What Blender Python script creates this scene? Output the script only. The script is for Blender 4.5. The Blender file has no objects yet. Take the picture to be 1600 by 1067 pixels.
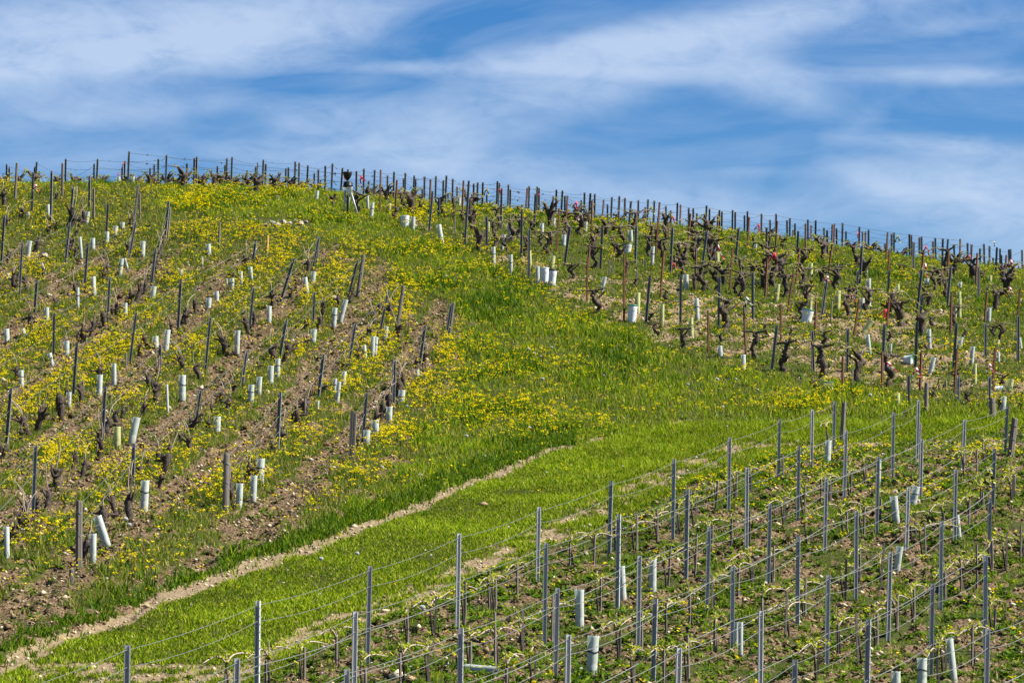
# A hillside vineyard in spring: every post, stake, tube and vine stands on one terrain function.
# ---- where things stand: each row is top x,y -> foot x,y on an enlarged tile of the view; S() brings tiles to one frame
TILES = {'A':(0,220,.25300),'B':(400,220,.25300),'C':(800,220,.25300),'D':(1200,300,.25300),
         'E':(0,480,.25300),'F':(400,480,.25300),'G':(800,440,.25300),'H':(1200,480,.25300),
         'J':(0,740,.30651),'K':(400,740,.30651),'L':(800,740,.30651),'M':(1200,740,.30651)}
def S(tile, txt):
    ox, oy, k = TILES[tile]
    out = []
    for q in txt.split():
        a, b, c, d = (float(t) for t in q.split(','))
        out.append((ox+a*k, oy+b*k, ox+c*k, oy+d*k))
    return out
METAL = (
 S('A','42,145,40,300 58,165,58,250 227,130,215,260 215,160,213,262 205,195,196,458 241,190,238,250 320,187,314,500 406,112,402,265 604,112,596,250 582,142,578,250 553,220,552,435 453,285,432,520 430,505,403,750 797,65,788,258 772,125,768,250 755,165,753,245 852,272,828,490 838,495,790,748 667,385,657,560 978,113,976,258 952,147,950,205 928,168,927,205 1028,87,1021,268 1155,140,1152,200 1201,107,1197,260 1216,98,1211,270 1343,157,1341,210 1401,107,1397,270 1391,150,1388,270 1433,100,1426,275 1525,183,1522,250 1503,215,1501,268 1579,160,1577,290 1042,373,1018,610 1580,620,1555,780 28,462,10,730 137,625,118,962 543,632,518,950 228,860,213,1060 678,840,662,1138 960,665,930,925 1117,855,1100,1150 1565,905,1540,1155')
 + S('B','45,117,38,290 61,143,56,310 184,170,182,245 200,165,198,260 242,128,236,300 266,135,262,290 321,152,312,345 385,177,383,270 361,200,360,260 428,155,426,265 472,140,464,330 535,168,520,365 567,177,567,240 621,188,619,300 666,173,663,300 695,250,694,310 733,180,726,370 812,213,810,310 853,192,847,310 911,233,910,320 922,198,918,330 977,215,968,410 986,235,984,330 1026,297,1026,340 1041,220,1037,345 1090,310,1068,558 1111,218,1106,335 1158,243,1155,350 1176,215,1167,372 1215,235,1212,360 1241,283,1240,345 1185,325,1185,360 1315,247,1290,635 1345,265,1342,365 1369,257,1363,400 1402,257,1397,350 1425,333,1425,370 1492,250,1485,350 1503,262,1490,470 1518,293,1513,550 1559,270,1552,430 1572,300,1568,360 1130,360,1128,470 1423,468,1427,690 388,592,346,800 236,727,150,990 628,735,565,975 818,925,785,1065 359,933,352,1130')
 + S('C','105,280,100,405 155,283,150,440 167,292,165,400 145,330,135,550 60,425,57,715 105,545,103,850 254,343,253,405 275,302,270,405 312,308,300,420 327,340,325,400 357,533,322,780 427,367,426,420 448,320,442,425 485,325,470,540 512,328,509,445 558,528,545,790 590,392,588,455 617,347,607,455 663,342,653,500 697,353,694,470 735,373,718,555 741,422,740,475 780,367,777,475 768,528,762,770 840,362,830,525 822,410,820,480 879,370,870,495 950,402,948,440 980,430,979,490 1022,383,1014,515 992,535,978,810 1091,415,1088,530 1120,418,1117,490 1142,448,1140,530 1202,400,1192,560 1205,555,1172,790 1220,420,1215,520 1281,430,1280,500 1297,437,1292,525 1363,428,1357,540 1379,440,1376,550 1436,460,1433,580 1455,435,1450,600 1541,450,1535,570 1572,535,1570,720 1400,540,1378,760 852,835,825,1130 1043,830,1040,1140 1280,840,1275,1140 1487,812,1487,1105')
 + S('D','12,172,10,260 50,135,42,300 117,175,115,280 135,162,130,270 167,195,165,270 187,242,180,400 246,170,243,300 295,175,288,330 345,220,342,320 365,237,366,410 424,225,421,330 461,190,452,330 481,243,478,330 565,215,555,330 621,233,615,330 580,337,565,580 556,487,535,710 367,505,325,790 272,855,280,1106 492,843,487,1110 55,825,20,1105 748,485,740,650 720,815,705,1120 763,257,758,400 778,250,772,350 721,318,720,360 856,340,855,380 873,260,868,370 885,265,880,370 900,308,896,490 934,280,930,390 948,277,944,400 1018,305,1015,400 1033,283,1030,400 1080,288,1075,480 1111,290,1090,430 1148,325,1148,420 1130,455,1105,720 950,480,920,740 955,640,930,830 920,800,910,1082 1232,315,1227,430 1258,323,1247,500 1308,348,1305,400 1333,320,1330,460 1368,333,1360,460 1300,460,1300,670 1389,407,1388,450 1414,342,1405,510 1433,350,1425,500 1441,388,1440,450 1487,355,1485,430 1497,353,1494,430 1490,470,1483,600 1568,357,1562,490 1357,585,1350,640 1343,810,1343,1020 1545,762,1542,1060 1165,810,1145,1092')
 + S('H','867,418,867,600 1172,430,1170,590 1367,428,1365,630')
 + S('E','333,35,330,320 475,215,450,560 68,500,38,860 840,28,800,340 988,235,988,415 1298,60,1268,375 1522,270,1490,490 650,490,630,840 825,840,820,1105 1238,508,1198,775')
 + [(55.7,695,51,808)]
 + S('F','188,78,145,315 418,290,380,580 150,527,130,900 612,100,565,390 795,0,755,190 1045,115,1010,350 1205,-20,1165,225 855,328,848,600 682,530,655,860')
)
LR_ROWS = [  # tall galvanised posts of the lower block, wire row by wire row: top u, top v, foot v
 [(198,1007,1175),(402,938,1092),(577,884,1038),(716,833,985),(841,792,912),(954,751,872),(1052,717,841),(1139,683,798),(1217,655,750),(1268,640,730),(1303,627,708)],
 [(369,1028,1185),(554,955,1105),(852,847,1007),(966,803,951),(1073,765,907),(1166,730,862),(1247,696,813),(1321,672,781),(1395,644,746),(1434,625,729)],
 [(541,1045,1195),(719,981,1130),(870,918,1068),(998,868,1022),(1107,822,955),(1202,787,912),(1290,746,862),(1371,713,836),(1439,686,777),(1506,655,733),(1573,633,710)],
 [(887,991,1140),(1023,935,1065),(1144,884,1010),(1246,838,978),(1337,798,937),(1418,761,865),(1492,733,849),(1553,701,795)],
 [(1060,1012,1155),(1188,954,1092),(1293,898,1033),(1390,862,1001),(1470,814,951),(1546,778,893)],
 [(1241,1030,1165),(1356,967,1110),(1456,911,1055),(1539,867,1018)],
 [(1542,982,1125)],
]
RUST = (S('B','769,180,763,450 871,243,860,450 1078,238,1072,440 1282,247,1272,500')
 + S('C','93,292,80,480 342,340,330,555 290,420,272,690 495,370,488,640 566,365,550,520 911,380,885,720 1041,395,1035,520 1103,450,1083,660 1272,455,1265,630 1465,472,1453,675 1363,660,1343,920 1577,730,1562,970 938,680,915,970 1137,660,1135,885 693,700,690,1110 468,720,460,1000 480,640,470,770 1433,1015,1445,1320')
 + S('G','1210,180,1213,435')
 + S('D','58,180,45,370 155,235,153,285 232,197,232,370 265,205,264,290 398,202,392,400 410,197,400,370 584,245,580,330 603,245,592,390 10,350,0,500 195,345,172,570 390,360,372,520 158,500,118,760 80,695,78,945 296,672,292,886 565,665,528,890 738,250,728,440 750,360,742,500 750,652,732,830 705,985,705,1225 1187,290,1177,455 1116,362,1110,550 962,360,940,600 1135,620,1127,880 1293,377,1283,570 1472,393,1455,560 1353,622,1337,810 1557,602,1538,800 1168,970,1150,1256')
 + S('H','1403,250,1385,515 947,280,938,520 462,308,462,520'))
# wooden posts: + width in metres
WOOD = [(*S('A','105,137,92,362')[0],.085),(*S('A','387,140,385,355')[0],.08),(*S('A','863,323,863,510')[0],.075),(*S('A','580,295,578,505')[0],.075),
 (*S('A','440,222,440,262')[0],.05),(*S('A','1052,410,1035,605')[0],.055),(*S('A','1356,503,1353,665')[0],.065),(*S('A','20,200,20,262')[0],.05),
 (*S('B','72,587,67,720')[0],.08),(*S('B','388,635,375,760')[0],.05),(*S('B','664,707,630,950')[0],.12),(*S('B','912,897,870,1140')[0],.105),(*S('B','1222,997,1190,1225')[0],.07),
 (*S('B','10,135,5,290')[0],.05),
 (*S('E','1400,900,1395,1250')[0],.12),(*S('J','403,135,402,470')[0],.11),(*S('J','367,487,362,580')[0],.085),
 (*S('F','603,643,588,965')[0],.13),(*S('H','472,588,455,830')[0],.10),(*S('H','938,717,930,870')[0],.085),(*S('H','980,465,975,650')[0],.10),
 (*S('H','1385,560,1390,700')[0],.13),(*S('H','1525,683,1495,925')[0],.13)]
# thin wooden stakes
STAKE_UR = (S('C','603,735,600,830 618,735,617,825 808,735,807,780 823,735,823,800 1008,718,1005,800 1037,722,1032,800 775,785,765,900 1150,770,1148,815 1295,820,1293,880')
 + S('D','355,685,350,800 397,675,385,810') + S('H','522,385,522,505 548,420,550,510 1052,447,1055,510 1098,450,1098,495 90,907,95,1067 272,835,270,990')
 + S('B','1228,475,1228,580'))
STAKE_L = S('E','780,280,780,360 870,580,875,660 560,100,560,150 605,810,600,890 515,450,515,530') + S('F','1130,210,1120,290 305,560,300,700') + S('A','910,610,908,680 512,850,508,960')
STAKE_LR = (S('H','603,953,603,1090 1290,877,1290,1040 1340,845,1342,970 518,995,518,1110 1525,1030,1525,1150 373,785,375,860 1208,940,1206,1040')
 + S('L','26,447,28,620 295,350,295,470 422,308,417,470 453,532,450,705 525,265,522,400 637,207,635,400 740,178,745,350 843,147,843,300 940,115,935,265 1048,35,1035,190 1145,0,1143,130 1220,0,1218,110 1120,228,1115,390 1213,192,1210,370 1022,262,1020,400 942,307,932,525 808,370,795,580 1020,515,1020,690 1157,480,1152,625 1275,633,1275,760 1033,745,1030,910 905,625,905,760 785,655,783,840 662,700,660,900 552,788,548,930 895,820,900,1060 773,895,773,1085 622,960,622,1110 120,935,110,1090 55,680,55,915 208,620,205,850 1228,440,1230,560')
 + S('K','50,950,50,1100 248,885,245,1067 410,830,410,980 558,990,558,1140 770,672,775,860 735,912,735,1080 917,625,912,820 1067,550,1065,770 1183,543,1190,700 1222,530,1222,700 1217,703,1220,975 1095,850,1090,1010 873,850,885,1075 1277,990,1275,1140')
 + S('J','1148,1020,1146,1130')
 + S('M','82,110,85,270 190,55,187,210 270,30,270,150 317,35,322,160 425,0,420,125 220,280,218,370 30,365,28,550 192,530,190,725 403,197,400,300 492,167,488,330 575,125,570,240 468,390,470,550 400,435,392,640 592,350,572,590 753,250,752,350 798,250,805,420 895,200,895,300 1028,130,1025,270 1095,95,1100,190 1250,0,1248,150 1217,305,1215,495 1290,260,1288,450 1143,340,1143,500 1063,360,1065,580 980,430,985,600 903,495,905,650 745,577,745,750 660,617,660,800 558,707,557,870 448,708,460,960 355,770,355,910 97,600,88,835 258,885,250,1050 865,865,862,1080 905,870,905,1010 1043,770,1040,970 1160,685,1148,830'))
# grow tubes, pale blue-green (P) and yellowish (Y): top, foot, width in tile px
def T5(tile, txt):
    ox, oy, k = TILES[tile]; out = []
    for q in txt.split():
        a,b,c,d,w = (float(t) for t in q.split(','))
        out.append((ox+a*k, oy+b*k, ox+c*k, oy+d*k, w*k))
    return out
TUBE_P = (T5('A','732,225,733,262,24 820,225,820,262,24 172,443,176,480,25 296,395,300,465,22 543,440,532,520,28 757,505,757,545,32 716,528,708,590,30 662,563,662,628,26 572,603,574,665,30 182,620,168,740,38 493,595,505,720,20 257,757,280,825,20 752,728,740,835,28 770,728,788,795,22 882,622,880,710,36 575,840,583,950,34 479,908,481,1035,22 950,900,938,990,38 288,1030,290,1135,30 773,1003,775,1110,28 1286,640,1292,710,30 1249,717,1249,780,12 1158,748,1160,780,14 1118,795,1120,850,30 1433,850,1433,930,30 1487,808,1490,905,26 1545,780,1555,880,26 1336,930,1340,1000,30 1290,972,1288,1045,36 1400,852,1400,915,12')
 + T5('B','378,310,372,365,24 687,338,692,430,20 720,383,712,480,24 970,472,967,555,32 1128,520,1150,635,32 1532,580,1518,670,24 1466,657,1468,765,26 1253,350,1255,440,26 1095,360,1095,385,18 1563,510,1568,620,28 1573,705,1575,820,24 302,845,320,970,38 357,810,348,895,34 82,1022,82,1125,30 487,1033,480,1145,34 555,982,520,1115,42')
 + T5('C','259,480,255,540,22 185,512,182,580,34 322,582,318,650,30 157,775,160,885,26 457,503,456,570,18 730,555,735,640,38 870,655,865,770,24 573,842,550,930,32 1073,827,1077,920,36 1165,590,1138,680,30 1137,975,1145,1100,32 1505,640,1500,690,20')
 + T5('G','1283,398,1290,470,30 1428,452,1432,550,34')
 + T5('D','622,535,622,605,28 628,600,625,725,26 580,657,582,750,32 605,485,606,515,28 980,535,985,580,32 1185,557,1185,590,32 1365,717,1362,805,30 613,883,628,1000,30 993,848,998,970,28 1193,897,1175,970,32 1023,1022,1000,1122,32 1265,955,1255,1065,32 1420,990,1422,1050,26 1550,900,1562,975,26 530,350,530,390,22 440,450,445,470,22 1555,660,1555,700,22')
 + T5('H','1457,553,1450,650,34 758,225,755,290,18 373,822,368,955,44 688,945,685,1085,24')
 + T5('E','40,135,45,215,44 140,135,162,190,26 410,210,410,290,38 305,285,328,365,30 703,348,705,470,34 617,418,613,540,36 425,525,425,605,34 130,390,135,490,30 1037,140,1025,275,38 960,180,964,245,36 1467,145,1463,290,40 1127,420,1127,565,46 1030,478,1037,640,20 1342,675,1340,780,46 845,680,812,835,52 1552,480,1548,590,40')
 + T5('J','33,270,37,435,34 475,305,475,445,34 495,218,550,368,50 740,35,735,185,42 1222,50,1218,170,40 1295,10,1290,135,36')
 + T5('F','93,362,90,480,36 135,318,133,430,34 22,430,15,540,36 358,137,352,205,38 722,180,718,310,30 742,185,735,300,26 805,120,798,200,32 668,235,678,330,24 545,397,540,500,34 490,440,482,540,24 512,460,500,595,30 382,575,378,640,20 992,385,994,455,34 902,513,895,615,56 823,615,822,735,50 735,697,740,800,50 685,760,678,885,44 30,935,25,1080,56')
 + T5('L','343,590,345,795,52 718,430,718,600,38 558,470,570,650,34 415,825,405,1030,58 1143,755,1140,870,28 1165,755,1165,915,26')
 + T5('M','640,115,655,240,45 755,65,738,160,40 672,370,655,500,36 963,210,978,345,24 925,840,950,1050,40 785,938,785,1085,52 652,1007,655,1120,46'))
TUBE_Y = (T5('B','265,300,258,350,36 25,265,25,300,28 822,373,820,440,32 1365,560,1365,645,26 1435,500,1435,570,20')
 + T5('C','252,713,243,790,34 107,680,112,770,24 1265,690,1268,760,34 1283,748,1278,800,34 775,940,775,1060,38 925,1010,925,1130,34 1515,855,1508,890,36')
 + T5('G','1104,225,1108,335,32')
 + T5('D','148,370,150,410,32 262,440,262,520,32 432,610,430,735,38 800,570,803,630,28 1177,615,1180,665,32 1182,660,1182,780,26 1156,717,1156,780,22 1370,515,1370,560,26 60,570,50,680,32 264,655,258,740,30 640,795,585,875,42 1413,915,1415,960,38')
 + T5('H','1275,350,1275,470,34 1527,160,1540,235,26 1500,445,1485,520,42 798,530,803,595,34')
 + T5('E','722,738,725,870,48'))
# vines: top (head) and foot; the letter says the habit
VINE_L = (S('A','20,285,25,400 135,410,130,490 350,310,350,375 45,455,40,540 450,395,435,570 475,450,455,540 340,490,345,560 300,505,295,590 265,595,210,690 70,680,45,750 465,650,470,720 655,770,640,880 880,875,855,1000 345,960,345,1040 1045,795,1035,860 1215,960,1200,1060 700,1020,690,1075 110,800,80,940')
 + S('B','220,880,215,960 20,700,10,780 610,920,590,990')
 + S('E','200,20,180,130 570,60,575,165 635,0,640,130 880,160,905,240 490,150,480,210 1155,30,1145,100 1400,200,1395,290 1215,340,1215,430 500,450,495,570 260,600,245,770 375,500,370,690 135,740,130,820 35,850,20,920 975,430,960,600 900,570,885,670 610,800,625,930 520,920,520,1060 1185,780,1160,910 1070,870,1010,1060 1440,540,1400,660 1280,700,1290,760')
 + S('J','240,60,245,190 130,190,140,320 680,80,650,240 820,0,820,60')
 + S('F','210,200,185,350 420,450,400,560 575,330,560,390 630,250,640,350 400,40,395,140 320,640,310,690 230,650,230,750 185,780,185,840 120,820,120,930 860,80,880,200 1070,260,1040,340 310,170,310,240 1000,330,985,375'))
VINE_C = (S('A','930,200,930,255 1145,170,1135,285 1060,235,1055,275 1100,230,1100,275 1230,210,1230,270 1325,190,1325,285 1440,240,1440,275 1535,210,1535,295 640,215,635,255 885,240,885,262 345,215,345,262')
 + S('B','120,205,120,290 155,240,165,310 240,255,240,305 290,245,300,330 385,260,390,305 440,300,450,355 480,330,470,400 745,300,745,375 805,280,805,340 950,310,950,355 1210,350,1210,385 1425,370,1425,440')
 + S('C','45,400,45,480 375,430,375,480 590,490,585,590 945,440,945,505 1360,570,1360,630 1220,500,1220,545')
 + S('D','95,270,90,350 265,345,260,400 315,270,310,310 640,320,620,390 425,350,425,385 1020,400,1020,430 1145,450,1150,520 1325,480,1320,540 1445,450,1450,510'))
VINE_U = (S('B','655,310,600,450 940,375,945,460 1010,360,1020,440 1130,340,1145,460 1275,420,1275,510 1275,560,1290,620 870,400,865,500')
 + S('C','160,580,175,655 355,430,320,540 430,440,430,590 510,520,530,650 630,490,630,575 660,630,665,745 910,600,920,730 985,540,970,590 1065,620,1080,780 1120,590,1110,640 365,750,370,850 365,900,360,950 520,900,515,1060 955,910,950,1000 760,850,760,900 1385,830,1390,940 1410,715,1405,820 1495,590,1490,660 1200,900,1200,925')
 + S('G','1350,90,1310,300 1270,320,1300,390 880,250,890,340 1040,270,1060,410 860,190,850,260 1490,290,1505,470 1570,250,1560,340')
 + S('D','70,370,30,585 225,450,215,620 410,460,420,600 820,440,820,510 780,600,785,790 960,570,960,700 215,670,195,790 145,830,140,920 125,900,100,1105 320,920,330,1146 340,850,360,950 550,960,555,1166 745,850,760,930 980,930,975,985 1005,760,1010,840 1400,820,1380,900 1235,850,1200,910')
 + S('H','730,260,735,490 1470,410,1440,500 290,440,285,515 1430,560,1430,650 1225,510,1225,600 1015,510,1015,570 1140,380,1190,480'))
# marker ribbons: centre u,v, kind (r red, w red and white, y yellow and black, k black and white), length in px
RIB = [(193.5,258,'r',8),(55.5,294,'w',12),(181,274,'r',7),(563,281,'r',12),(538,276,'r',8),(765,300,'y',12),(781,300,'r',10),(900.5,321,'r',12),(903,349,'w',20),
 (1052,344,'r',13),(1017,329,'y',14),(1008,332,'r',8),(1051.5,416,'r',11),(1120.5,394,'w',26),(1122,363,'y',13),(1186,356,'r',12),(842.5,307,'r',9),(1166,475,'k',22),
 (1210.5,404,'r',19),(1292,437,'w',12),(1328,465.5,'w',16),(1340.5,367,'r',9),(1407,373.5,'y',12),(1322,391,'y',12),(1445.5,422,'w',22),(1445.5,390,'r',12),(1515,404,'r',10),
 (1579.5,414,'w',16),(1577.5,456,'w',14),(1384,490,'r',14),(1387,575,'w',20),(1430,582,'w',16),(1545.5,575,'w',14),(1276,428,'y',14),(1572,381,'y',9),(1476,480,'y',12),(1522,744,'y',24),(1533,880,'y',22)]
# limestone rocks: u, v, size in px
ROCKS = [(523,465,13),(415,352,9),(425,347,10),(434,350,8),(443,346,9),(452,349,10),(461,345,8),(470,348,9),(478,347,6),(693,755,8),(655,742,9),(660,747,8),(70,402,11),(13,437,10),(12,434,8),(77,460,8),(41,418,7),(915,865,9),(910,1013,11),(893,1005,8),(605,815,7),(1182,875,9),(1195,910,8),(1035,922,8),(1095,907,7),(1400,765,6),(1585,808,10),(300,398,6)]
CLOCKS = [(617,430),(636,644),(597,740),(697,438),(862,550),(826,554),(848,602),(861,655),(827,676),(1129,642),(1184,613),(1360,625),(1150,597),(1075,606),(729,690),(196,824),(202,832),(558,877),(502,885),(661,966),(660,967),(1121,600),(835,557),(845,561),(807,549)]
RUT1 = [(-60,1072),(0,1050),(60,1020),(150,982),(250,940),(330,912),(400,885),(480,864),(540,840),(620,810),(700,772),(780,740),(860,708),(930,692),(1000,678),(1070,662),(1150,650)]
RUT2 = [(380,1050),(440,1010),(490,985),(560,962),(645,930),(720,897),(800,863),(870,828),(930,800),(975,772),(1010,752),(1060,735),(1120,712),(1200,690)]
import bpy, math, random
import numpy as np
random.seed(7); RNG = np.random.default_rng(11)
R = math.radians
scene = bpy.context.scene; COL = scene.collection
F = 4537.0; PITCH = R(5.0); CP, SP = math.cos(PITCH), math.sin(PITCH)
# ---------------------------------------------------------------- noise
def _hash(ix, iy, s):
    h = (ix.astype(np.int64)*374761393 + iy.astype(np.int64)*668265263 + s*974711) & 0xffffffff
    h = ((h ^ (h >> 13))*1274126177) & 0xffffffff
    return ((h ^ (h >> 16)) & 0xffff)/65535.0
def vnoise(x, y, s=0):
    x = np.asarray(x, float); y = np.asarray(y, float)
    ix = np.floor(x); iy = np.floor(y); fx = x-ix; fy = y-iy
    fx = fx*fx*(3-2*fx); fy = fy*fy*(3-2*fy)
    a = _hash(ix, iy, s); b = _hash(ix+1, iy, s); c = _hash(ix, iy+1, s); d = _hash(ix+1, iy+1, s)
    return (a*(1-fx)+b*fx)*(1-fy) + (c*(1-fx)+d*fx)*fy
def fbm(x, y, s=0, o=4):
    t = 0; a = .5; n = 0
    for i in range(o):
        t = t + a*vnoise(x*2**i, y*2**i, s+i*17); n += a; a *= .5
    return t/n
def sstep(a, b, x):
    t = np.clip((np.asarray(x, float)-a)/(b-a), 0, 1); return t*t*(3-2*t)
# ---------------------------------------------------------------- terrain
def pchip(xk, yk, x):
    xk = np.asarray(xk, float); yk = np.asarray(yk, float)
    h = np.diff(xk); dl = np.diff(yk)/h; m = np.zeros_like(yk)
    for i in range(1, len(xk)-1):
        if dl[i-1]*dl[i] > 0: m[i] = 3*(h[i-1]+h[i])/((2*h[i]+h[i-1])/dl[i-1] + (h[i]+2*h[i-1])/dl[i])
    m[0] = dl[0]; m[-1] = dl[-1]
    i = np.clip(np.searchsorted(xk, x)-1, 0, len(xk)-2); t = (x-xk[i])/h[i]
    return ((1+2*t)*(1-t)**2)*yk[i] + t*(1-t)**2*h[i]*m[i] + t*t*(3-2*t)*yk[i+1] + t*t*(t-1)*h[i]*m[i+1]
UC = [-300, 0, 400, 800, 1200, 1600, 1900]
VT = {30:[1200]*7, 38:[1062,1062,1062,1062,1070,1085,1090], 42:[990,988,986,990,995,1000,1000], 47:[905,905,905,905,903,900,900],
 52:[818,820,822,825,810,795,790], 57:[752,755,758,765,750,735,730], 63:[698,700,700,700,690,682,680], 70:[613,615,618,622,618,612,610],
 76:[543,545,545,542,545,548,548], 82:[468,470,472,476,490,502,505], 88:[395,396,400,415,442,462,470], 93:[337,342,348,368,408,440,452],
 97:[304,307,314,347,385,433,448], 100:[290,291,298,337,376,428,446]}
DK = sorted(VT); DF = np.arange(30, 100.01, .5); UF = np.arange(-300, 1901, 20.)
_c = np.array([pchip(DK, [VT[d][i] for d in DK], DF) for i in range(7)])
VG = np.array([pchip(UC, _c[:, j], UF) for j in range(len(DF))]).T      # [U, d]
def tan_el(v):
    a = (533.5-v)/F; return (SP+a*CP)/(CP-a*SP)
ZG = DF[None, :]*tan_el(VG)
def H0(x, y):
    x = np.asarray(x, float); y = np.asarray(y, float)
    ys = np.maximum(y, 30.); U = np.clip(x/ys*F+800, -300, 1899.9)
    d = np.clip(y, 30, 99.999); iu = (U+300)/20; jd = (d-30)/.5
    i = np.clip(iu.astype(int), 0, len(UF)-2); j = np.clip(jd.astype(int), 0, len(DF)-2); a = iu-i; b = jd-j
    z = (ZG[i,j]*(1-a)+ZG[i+1,j]*a)*(1-b) + (ZG[i,j+1]*(1-a)+ZG[i+1,j+1]*a)*b
    s = z/d; t = np.maximum(y-100, 0.); c = .003; tl = (s+.12)/(2*c)
    zz = z + np.where(t < tl, s*t-c*t*t, s*tl-c*tl*tl-.12*(t-tl))
    return np.maximum(np.where(t > 0, zz, z), -3.5)
def HM(x, y):                                   # with the gentle lumps of the hill
    return H0(x, y) + .10*(fbm(np.asarray(x)*.35, np.asarray(y)*.35, 5, 3)-.5)*sstep(30, 36, y)
def ray(u, v, y):
    a = (533.5-v)/F; k = CP-a*SP
    return ((u-800)/F)/k*y, y, (SP+a*CP)/k*y
def cast(u, v):
    lo, hi = 26.0, 100.0
    ys = np.arange(30, 100.6, .25); x, _, z = ray(u, v, ys); g = H0(x, ys) >= z
    if not g.any(): return None
    hi = ys[np.argmax(g)]; lo = hi-.25
    for _ in range(12):
        m = (lo+hi)/2; x, _, z = ray(u, v, m)
        if H0(x, m) >= z: hi = m
        else: lo = m
    return float(ray(u, v, hi)[0]), hi
def proj(x, y, z):
    w = y*CP+z*SP; return 800+F*x/w, 533.5-F*(z*CP-y*SP)/w
def vsky(u): return float(np.interp(u, UC, VT[100])) if not 800 < u < 1200 else float(np.interp(u, [800,1000,1200], [337,352,376]))
def stand(ut, vt, ub, vb, h=1.25, sink=.06):
    """foot point, top point of a thing seen from ut,vt down to ub,vb"""
    if vb < 1120 and vb > vsky(ub)+5:
        c = cast(ub, vb)
        if c:
            x, y = c; tx, _, tz = ray(ut, vt, y); return (x, y, float(HM(x, y))-sink), (tx, y, tz)
    if vb > 1060:
        c = cast(ub, min(vb, 1190)); x, y = c; tx, _, tz = ray(ut, vt, y); return (x, y, float(HM(x, y))-sink), (tx, y, tz)
    best = None
    for y in np.arange(99, 128, .5):            # foot hidden behind the brow: find where a post of height h shows this much
        x = ray(ub, 300, y)[0]; _, v = proj(x, y, float(H0(x, y))+h)
        if best is None or abs(v-vt) < best[0]: best = (abs(v-vt), x, y)
    _, x, y = best; tx, _, tz = ray(ut, vt, y)
    return (x, y, float(HM(x, y))-sink), (tx, y, tz)
# ---------------------------------------------------------------- zones of the hill
def PV(x, y): return proj(x, y, H0(x, y))
LB = ([325,340,370,390,450,490,560,640,700,760,800,840,870,900,960,1010,1040,1075], [250,330,470,565,650,720,718,690,655,600,540,440,360,300,190,60,-40,-120])
UB = ([560,690,760,850,950,1030,1150,1280,1450,1600,1700],[330,380,415,458,508,545,578,598,628,640,645])
LRB = ([380,480,560,700,800,900,1000,1080,1200,1300,1450,1600,1700],[1075,1020,985,928,885,838,795,755,715,698,688,668,660])
DIRL = (math.sin(R(4.9)), math.cos(R(4.9)))
def rowphase(x, y): return (x*DIRL[1]-y*DIRL[0])
def zones(x, y):
    x = np.asarray(x, float); y = np.asarray(y, float)
    u, v = PV(x, y); far = y > 100.5
    n1 = fbm(x*.9, y*.9, 31); n2 = fbm(x*2.7, y*2.2, 47); n3 = fbm(x*.33, y*.28, 77); n4 = fbm(x*6, y*5, 13, 3)
    wob = (n1-.5)*70
    left = (u + wob < np.interp(v, *LB)) & ~far
    upr = (v + wob*.35 < np.interp(u, *UB)) & (u > 640) & ~far & ~left
    low = (v + wob*.2 > np.interp(u, *LRB)) & (u > 385) & ~far
    lane1 = np.interp(u, [p[0] for p in RUT1], [p[1] for p in RUT1]); lane2 = np.interp(u, [p[0] for p in RUT2], [p[1] for p in RUT2])
    lane = (v > lane1) & ~low & ~left & (v > 640)
    ph = np.mod((rowphase(x, y)-S0)/SP_ROW + (n1-.5)*.35, 1.0)        # 0 on the row, soil from .42 to .93
    wd = sstep(580, 780, v)*.06; band = sstep(.42-wd, .52-wd, ph)*(1-sstep(.84+wd*.6, .93+wd*.6, ph))
    sl = np.where(left, band*sstep(.30, .48, n2*.6+n4*.4 + .09*sstep(430, 640, v) - .12*(1-sstep(370, 450, v)) + .0), 0)
    sl = np.maximum(sl, np.where(left & (v > 400), sstep(.585, .68, n2+.05*sstep(650, 800, v)), 0))
    sl = sl*sstep(352, 400, v)
    bb = np.interp(u, *UB)-v
    thr = np.interp(bb, [0, 25, 90, 160, 260], [.56, .46, .50, .585, .70]) + np.where(u > 1480, .05, 0) + .10*(1-sstep(380, 470, v))
    su = np.where(upr, sstep(thr-.03, thr+.05, n1*.45+n2*.35+n4*.2), 0)
    slo = np.where(low, sstep(.465, .54, n2*.55+n1*.2+n4*.25+.02), 0)*np.where(v < np.interp(u, *LRB)+22, .55, 1)
    w1 = np.interp(v, [650, 700, 850, 1050], [2.6, 6, 9.5, 11]); w2 = np.interp(v, [650, 750, 900, 1050], [9, 22, 20, 16])
    g1 = sstep(1.2, .7, np.abs(v-lane1+4+(n1-.5)*12)/w1 + (n2-.5)*1.3)*(u < 1090)
    g1 = g1*np.where(u > 880, sstep(.40, .50, n2), 1)
    g2 = sstep(1.1, .6, np.abs(v-lane2+(n1-.5)*16)/w2 + (n2-.5)*1.0)*sstep(.40, .50, n2*.5+n4*.5)*(v > 690)
    return dict(u=u, v=v, left=left, upr=upr, low=low, lane=lane, ph=ph, n1=n1, n2=n2, n3=n3, n4=n4, far=far,
                soil=np.clip(np.maximum(np.maximum(sl, su), slo), 0, 1), gravel=np.clip(np.maximum(g1, g2), 0, 1)*~far, su=su, lane1=lane1)
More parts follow.
